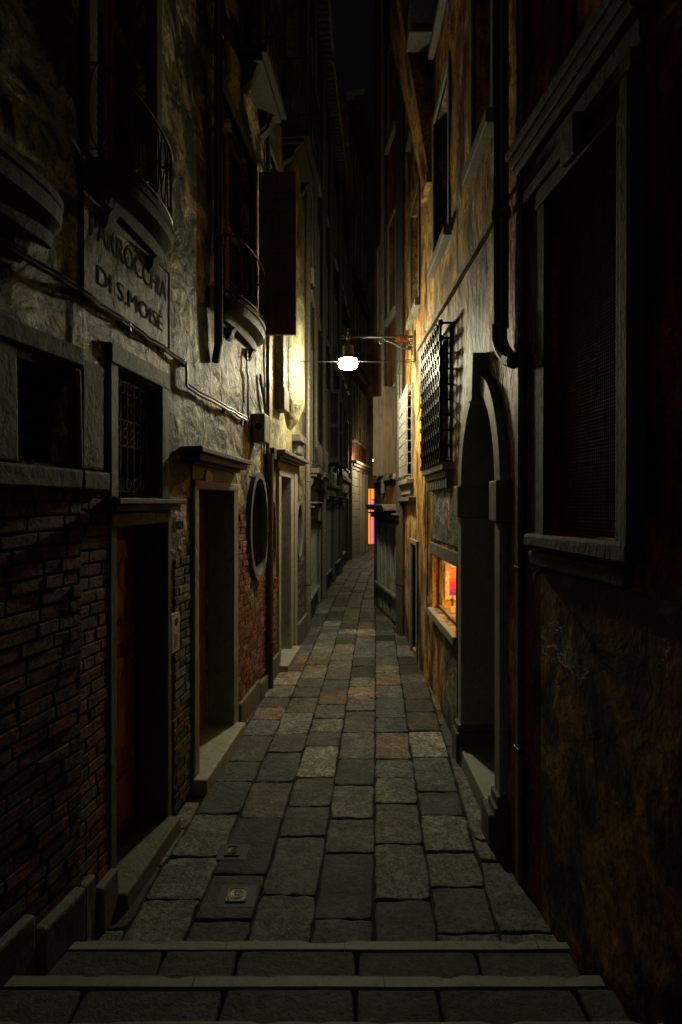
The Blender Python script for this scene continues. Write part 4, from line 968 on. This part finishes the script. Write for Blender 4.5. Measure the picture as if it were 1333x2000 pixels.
jb = root('junction_box', LB.pt(6.55, 0, 2.5), 'small black junction box beside the bright doorway cornice', 'box')
m = MB(); m.wbox(LB, 6.52, 6.66, .01, .08, 2.50, 2.63); m.build('casing', 'dark', jb, bevel=.008)
m = MB(); m.tube([LB.pt(6.6, .05, 2.5), LB.pt(6.62, .06, 2.44), LB.pt(6.68, .05, 2.38)], .008, 6); m.build('cable_tail', 'cable', jb)
lb2 = root('alarm_box', L3.pt(9.6, 0, 5.8), 'small pale box high on the grey house', 'box')
m = MB(); m.wbox(L3, 9.42, 9.6, .0, .12, 5.55, 5.80); m.build('casing', 'box', lb2, bevel=.01)
m = MB(); m.wbox(L3, 9.45, 9.57, .01, .10, 5.50, 5.551); m.build('grille', 'dark', lb2)
vb = root('vent_box', (.82, 6.2, 6.9), 'pale square vent box fixed high beside the leaning chimney', 'box')
m = MB(); m.wbox(R2, 5.95, 6.2, .02, .27, 6.86, 7.12); m.build('casing', 'box', vb, bevel=.006)
m = MB(); m.wbox(R2, 5.97, 6.18, .04, .25, 6.80, 6.861); m.wbox(R2, 5.94, 6.21, .01, .28, 6.77, 6.80); m.build('hood', 'pipeg', vb, bevel=.004)
# cables
def cab(pts, r, lab, mat='cable', clips=None):
    m = MB(); m.tube(pts, r, 6); m.tube([p+Vector((.0, 0, r*2.6)) for p in pts], r*.8, 6)
    o = root('wall_cable', pts[0], lab, 'cable'); m.build('run', mat, o)
    if clips:
        c = MB()
        for p in clips: c.box(p.x-.012, p.x+.012, p.y-.012, p.y+.012, p.z-.02, p.z+.03)
        c.build('clip', 'iron', o, bevel=.002)
    return o
def sagline(W, d0, z0, d1, z1, v, n=14, sag=.02):
    return [W.pt(d0+(d1-d0)*i/n, v+.004*math.sin(i*2.1), z0+(z1-z0)*i/n-sag*.35*math.sin(math.pi*(i % 5)/5)) for i in range(n+1)]
cab(sagline(LA, 1.3, 2.95, 2.58, 2.95, .03)+sagline(LB, 2.62, 2.94, 3.92, 2.93, .03)[0:], .008, 'dark twin cable stapled under the painted street name panel', 'cable', [LB.pt(3.1, .02, 2.93), LB.pt(3.9, .02, 2.93)])
cab([LB.pt(3.92, .03, 2.93), LB.pt(3.93, .03, 2.86), LB.pt(3.93, .03, 2.79)]+sagline(LB, 3.95, 2.78, 5.52, 2.79, .035), .010, 'twin cable running from the panel corner to the wall conduit', 'pipe', [LB.pt(4.8, .02, 2.76), LB.pt(5.5, .02, 2.77)])
cab([LB.pt(5.56, .03, 2.80), LB.pt(5.56, .03, 3.0), LB.pt(5.56, .03, 3.2), LB.pt(5.52, .03, 3.26), LB.pt(5.52, .03, 3.42)], .010, 'vertical cable below the farther curved balcony', 'pipeg')
cab([LB.pt(5.6, .03, 3.15)]+sagline(LB, 5.62, 3.02, 6.0, 2.92, .04, 6), .004, 'thin looping cable above the meter box', 'cablel')
cab([LB.pt(6.05, .03, 3.30), LB.pt(6.18, .04, 3.1), LB.pt(6.3, .04, 2.9), LB.pt(6.38, .04, 2.5), LB.pt(6.39, .05, 2.3)], .014, 'thick dark conduit slanting down beside the meter box', 'pipe')
cab([Vector((-.50, 7.1, 4.5)), LB.pt(6.9, .1, 4.3), LB.pt(6.95, .13, 4.0), LB.pt(7.0, .14, 3.7), LB.pt(6.98, .13, 3.4)], .004, 'pale cable hanging down the chimney breast', 'cablel')
cab([LB.pt(5.9, .04, 8.6), LB.pt(6.1, .1, 7.0), LB.pt(6.15, .12, 6.2), LB.pt(6.0, .1, 5.85), LB.pt(5.75, .06, 5.6), LB.pt(5.6, .03, 5.5)], .004, 'pale thin cable curving down over the open shutter', 'cablel')
cab([R2.pt(6.7, .02, 3.7), R2.pt(6.75, .05, 3.6), R2.pt(6.9, .04, 3.3), R2.pt(7.1, .03, 3.1), R2.pt(7.4, .02, 3.05)], .005, 'thin dark cable looping below the lamp bracket', 'cable')
# ================================================================== STREET LAMP
lx, ly, lz = .09, 7.66, 3.84
WX = R2.pt(7.66, 0, 0).x
sl = root('street_lamp', (WX, ly, 4.0), 'lit street lamp hanging over the lane from a scrolled iron bracket on the ochre wall', 'street lamp')
m = MB(); AZ = 4.18
m.tube([(WX-.02, ly, AZ), (lx-.06, ly, AZ)], .017, 10); m.tube([(lx-.10, ly, AZ), (lx-.05, ly, AZ)], .026, 10)
m.lathe((lx, ly, AZ), [(0, .12), (.008, .11), (.005, .08), (.016, .06), (.010, .03), (.028, .015), (.028, -.02), (.015, -.05), (.02, -.08), (.0, -.085)], 12)
m.tube([(WX-.40, ly, AZ-.055), (WX-.42, ly, AZ+.03)], .014, 8)
m.build('arm', 'lampi', sl)
m = MB()
m.tube([(WX-.42, ly, AZ-.03), (WX-.30, ly, AZ-.08), (WX-.18, ly, AZ-.14), (WX-.10, ly, AZ-.16), (WX-.03, ly, AZ-.13)], .011, 8)
def spiral(cx, cz, r, turns, a0, sg_=1, rr=.006):
    return [(cx+r*(1-t*.8)*math.cos(a0+sg_*turns*2*math.pi*t), ly, cz+r*(1-t*.8)*math.sin(a0+sg_*turns*2*math.pi*t)) for t in [i/28 for i in range(29)]]
for c_ in ((WX-.13, AZ-.085, .05, 1.6, 0, 1), (WX-.055, AZ-.075, .04, 1.5, 2, -1), (WX-.22, AZ-.065, .035, 1.4, 1, 1), (WX-.285, AZ-.045, .022, 1.3, 2, -1), (WX-.07, AZ-.15, .03, 1.5, 0, 1), (WX-.45, AZ-.06, .032, 1.4, 1.2, -1), (WX-.03, AZ-.20, .035, 1.4, 1.5, 1)):
    m.tube(spiral(*c_), .0085, 6)
m.build('scroll_bracket', 'lampi', sl)
bx(R2, 'wall_plate', 'shutp', sl, (7.60, 7.72, -.01, .028, 3.86, 4.25), bevel=.006)
m = MB()
m.lathe((lx, ly, lz), [(.0, .30), (.018, .295), (.03, .26), (.06, .235), (.075, .20), (.075, .10), (.10, .085), (.118, .06), (.128, .045), (.124, .043), (.10, .072), (0, .082)], 28)
m.build('lamp_hood', 'lampi', sl, smooth=True)
m = MB(); m.lathe((lx, ly, lz), [(.0, .070), (.07, .066), (.100, .050), (.108, .022), (.112, .0), (.116, -.02), (.118, -.045), (.106, -.064), (.06, -.074), (.03, -.086), (0, -.088)], 28)
m.build('bowl', 'glow', sl, smooth=True)
m = MB(); 
for k in range(3):
    a0 = k*2*math.pi/3+.3; m.tube([(lx+.137*math.cos(a), ly+.137*math.sin(a), lz-.002) for a in [a0+j*.18 for j in range(-3, 4)]], .004, 6)
m.build('clasp', 'iron', sl)
l2 = root('street_lamp', (1.42, 22.5, 3.9), 'small far street lamp glimpsed beyond the right corner near the glowing entrance', 'street lamp')
m = MB(); m.tube([(R4.pt(22.5, 0, 0).x+.02, 22.5, 4.1), (1.36, 22.5, 4.1), (1.34, 22.5, 4.0)], .016, 8); m.build('arm', 'lampi', l2)
m = MB(); m.lathe((1.34, 22.5, 3.7), [(.0, .30), (.02, .295), (.06, .235), (.075, .10), (.118, .06), (.13, .033), (.10, .06), (0, .07)], 20); m.build('lamp_hood', 'lampi', l2, smooth=True)
m = MB(); m.lathe((1.34, 22.5, 3.7), [(.0, .055), (.118, .030), (.130, -.03), (.08, -.062), (0, -.078)], 20); m.build('bowl', 'glow2', l2, smooth=True)
tl = root('lamp_tag', (WX-.22, ly-.02, AZ-.05), 'small orange and white plate clipped to the lamp bracket', 'sign')
m = MB(); m.box(WX-.255, WX-.105, ly-.024, ly-.018, AZ-.062, AZ-.008); m.build('plate', 'ora', tl, bevel=.002)
m = MB(); m.box(WX-.205, WX-.11, ly-.0265, ly-.0245, AZ-.057, AZ-.013); m.build('field', 'shutp', tl)
m = MB()
for k in range(5): m.box(WX-.198+k*.017, WX-.190+k*.017, ly-.0285, ly-.027, AZ-.05, AZ-.02)
m.build('lettering', 'ora', tl)
M['tens'] = metal('dull_steel', (.05,.048,.04), .5, .6)
tc = root('tension_cable', (0, ly, 3.86), 'thin steel tension cable crossing the lane at lamp height', 'cable')
for xs in ((LB.pt(7.66, 0, 0).x, lx-.13), (lx+.13, WX)):
    m = MB(); a, b = xs; n = 12
    m.tube([(a+(b-a)*i/n, ly, 3.86-.006*math.sin(math.pi*i/n)) for i in range(n+1)], .005, 6)
    wl = a if a < 0 else b; s_ = 1 if a < 0 else -1
    m.tube([(wl, ly, 3.90), (wl+s_*.08, ly, 3.885), (wl+s_*.2, ly, 3.862)], .004, 6); m.tube([(wl, ly, 3.82), (wl+s_*.08, ly, 3.84), (wl+s_*.2, ly, 3.856)], .004, 6)
    m.build('strand', 'tens', tc)
# render
S.render.engine = 'CYCLES'
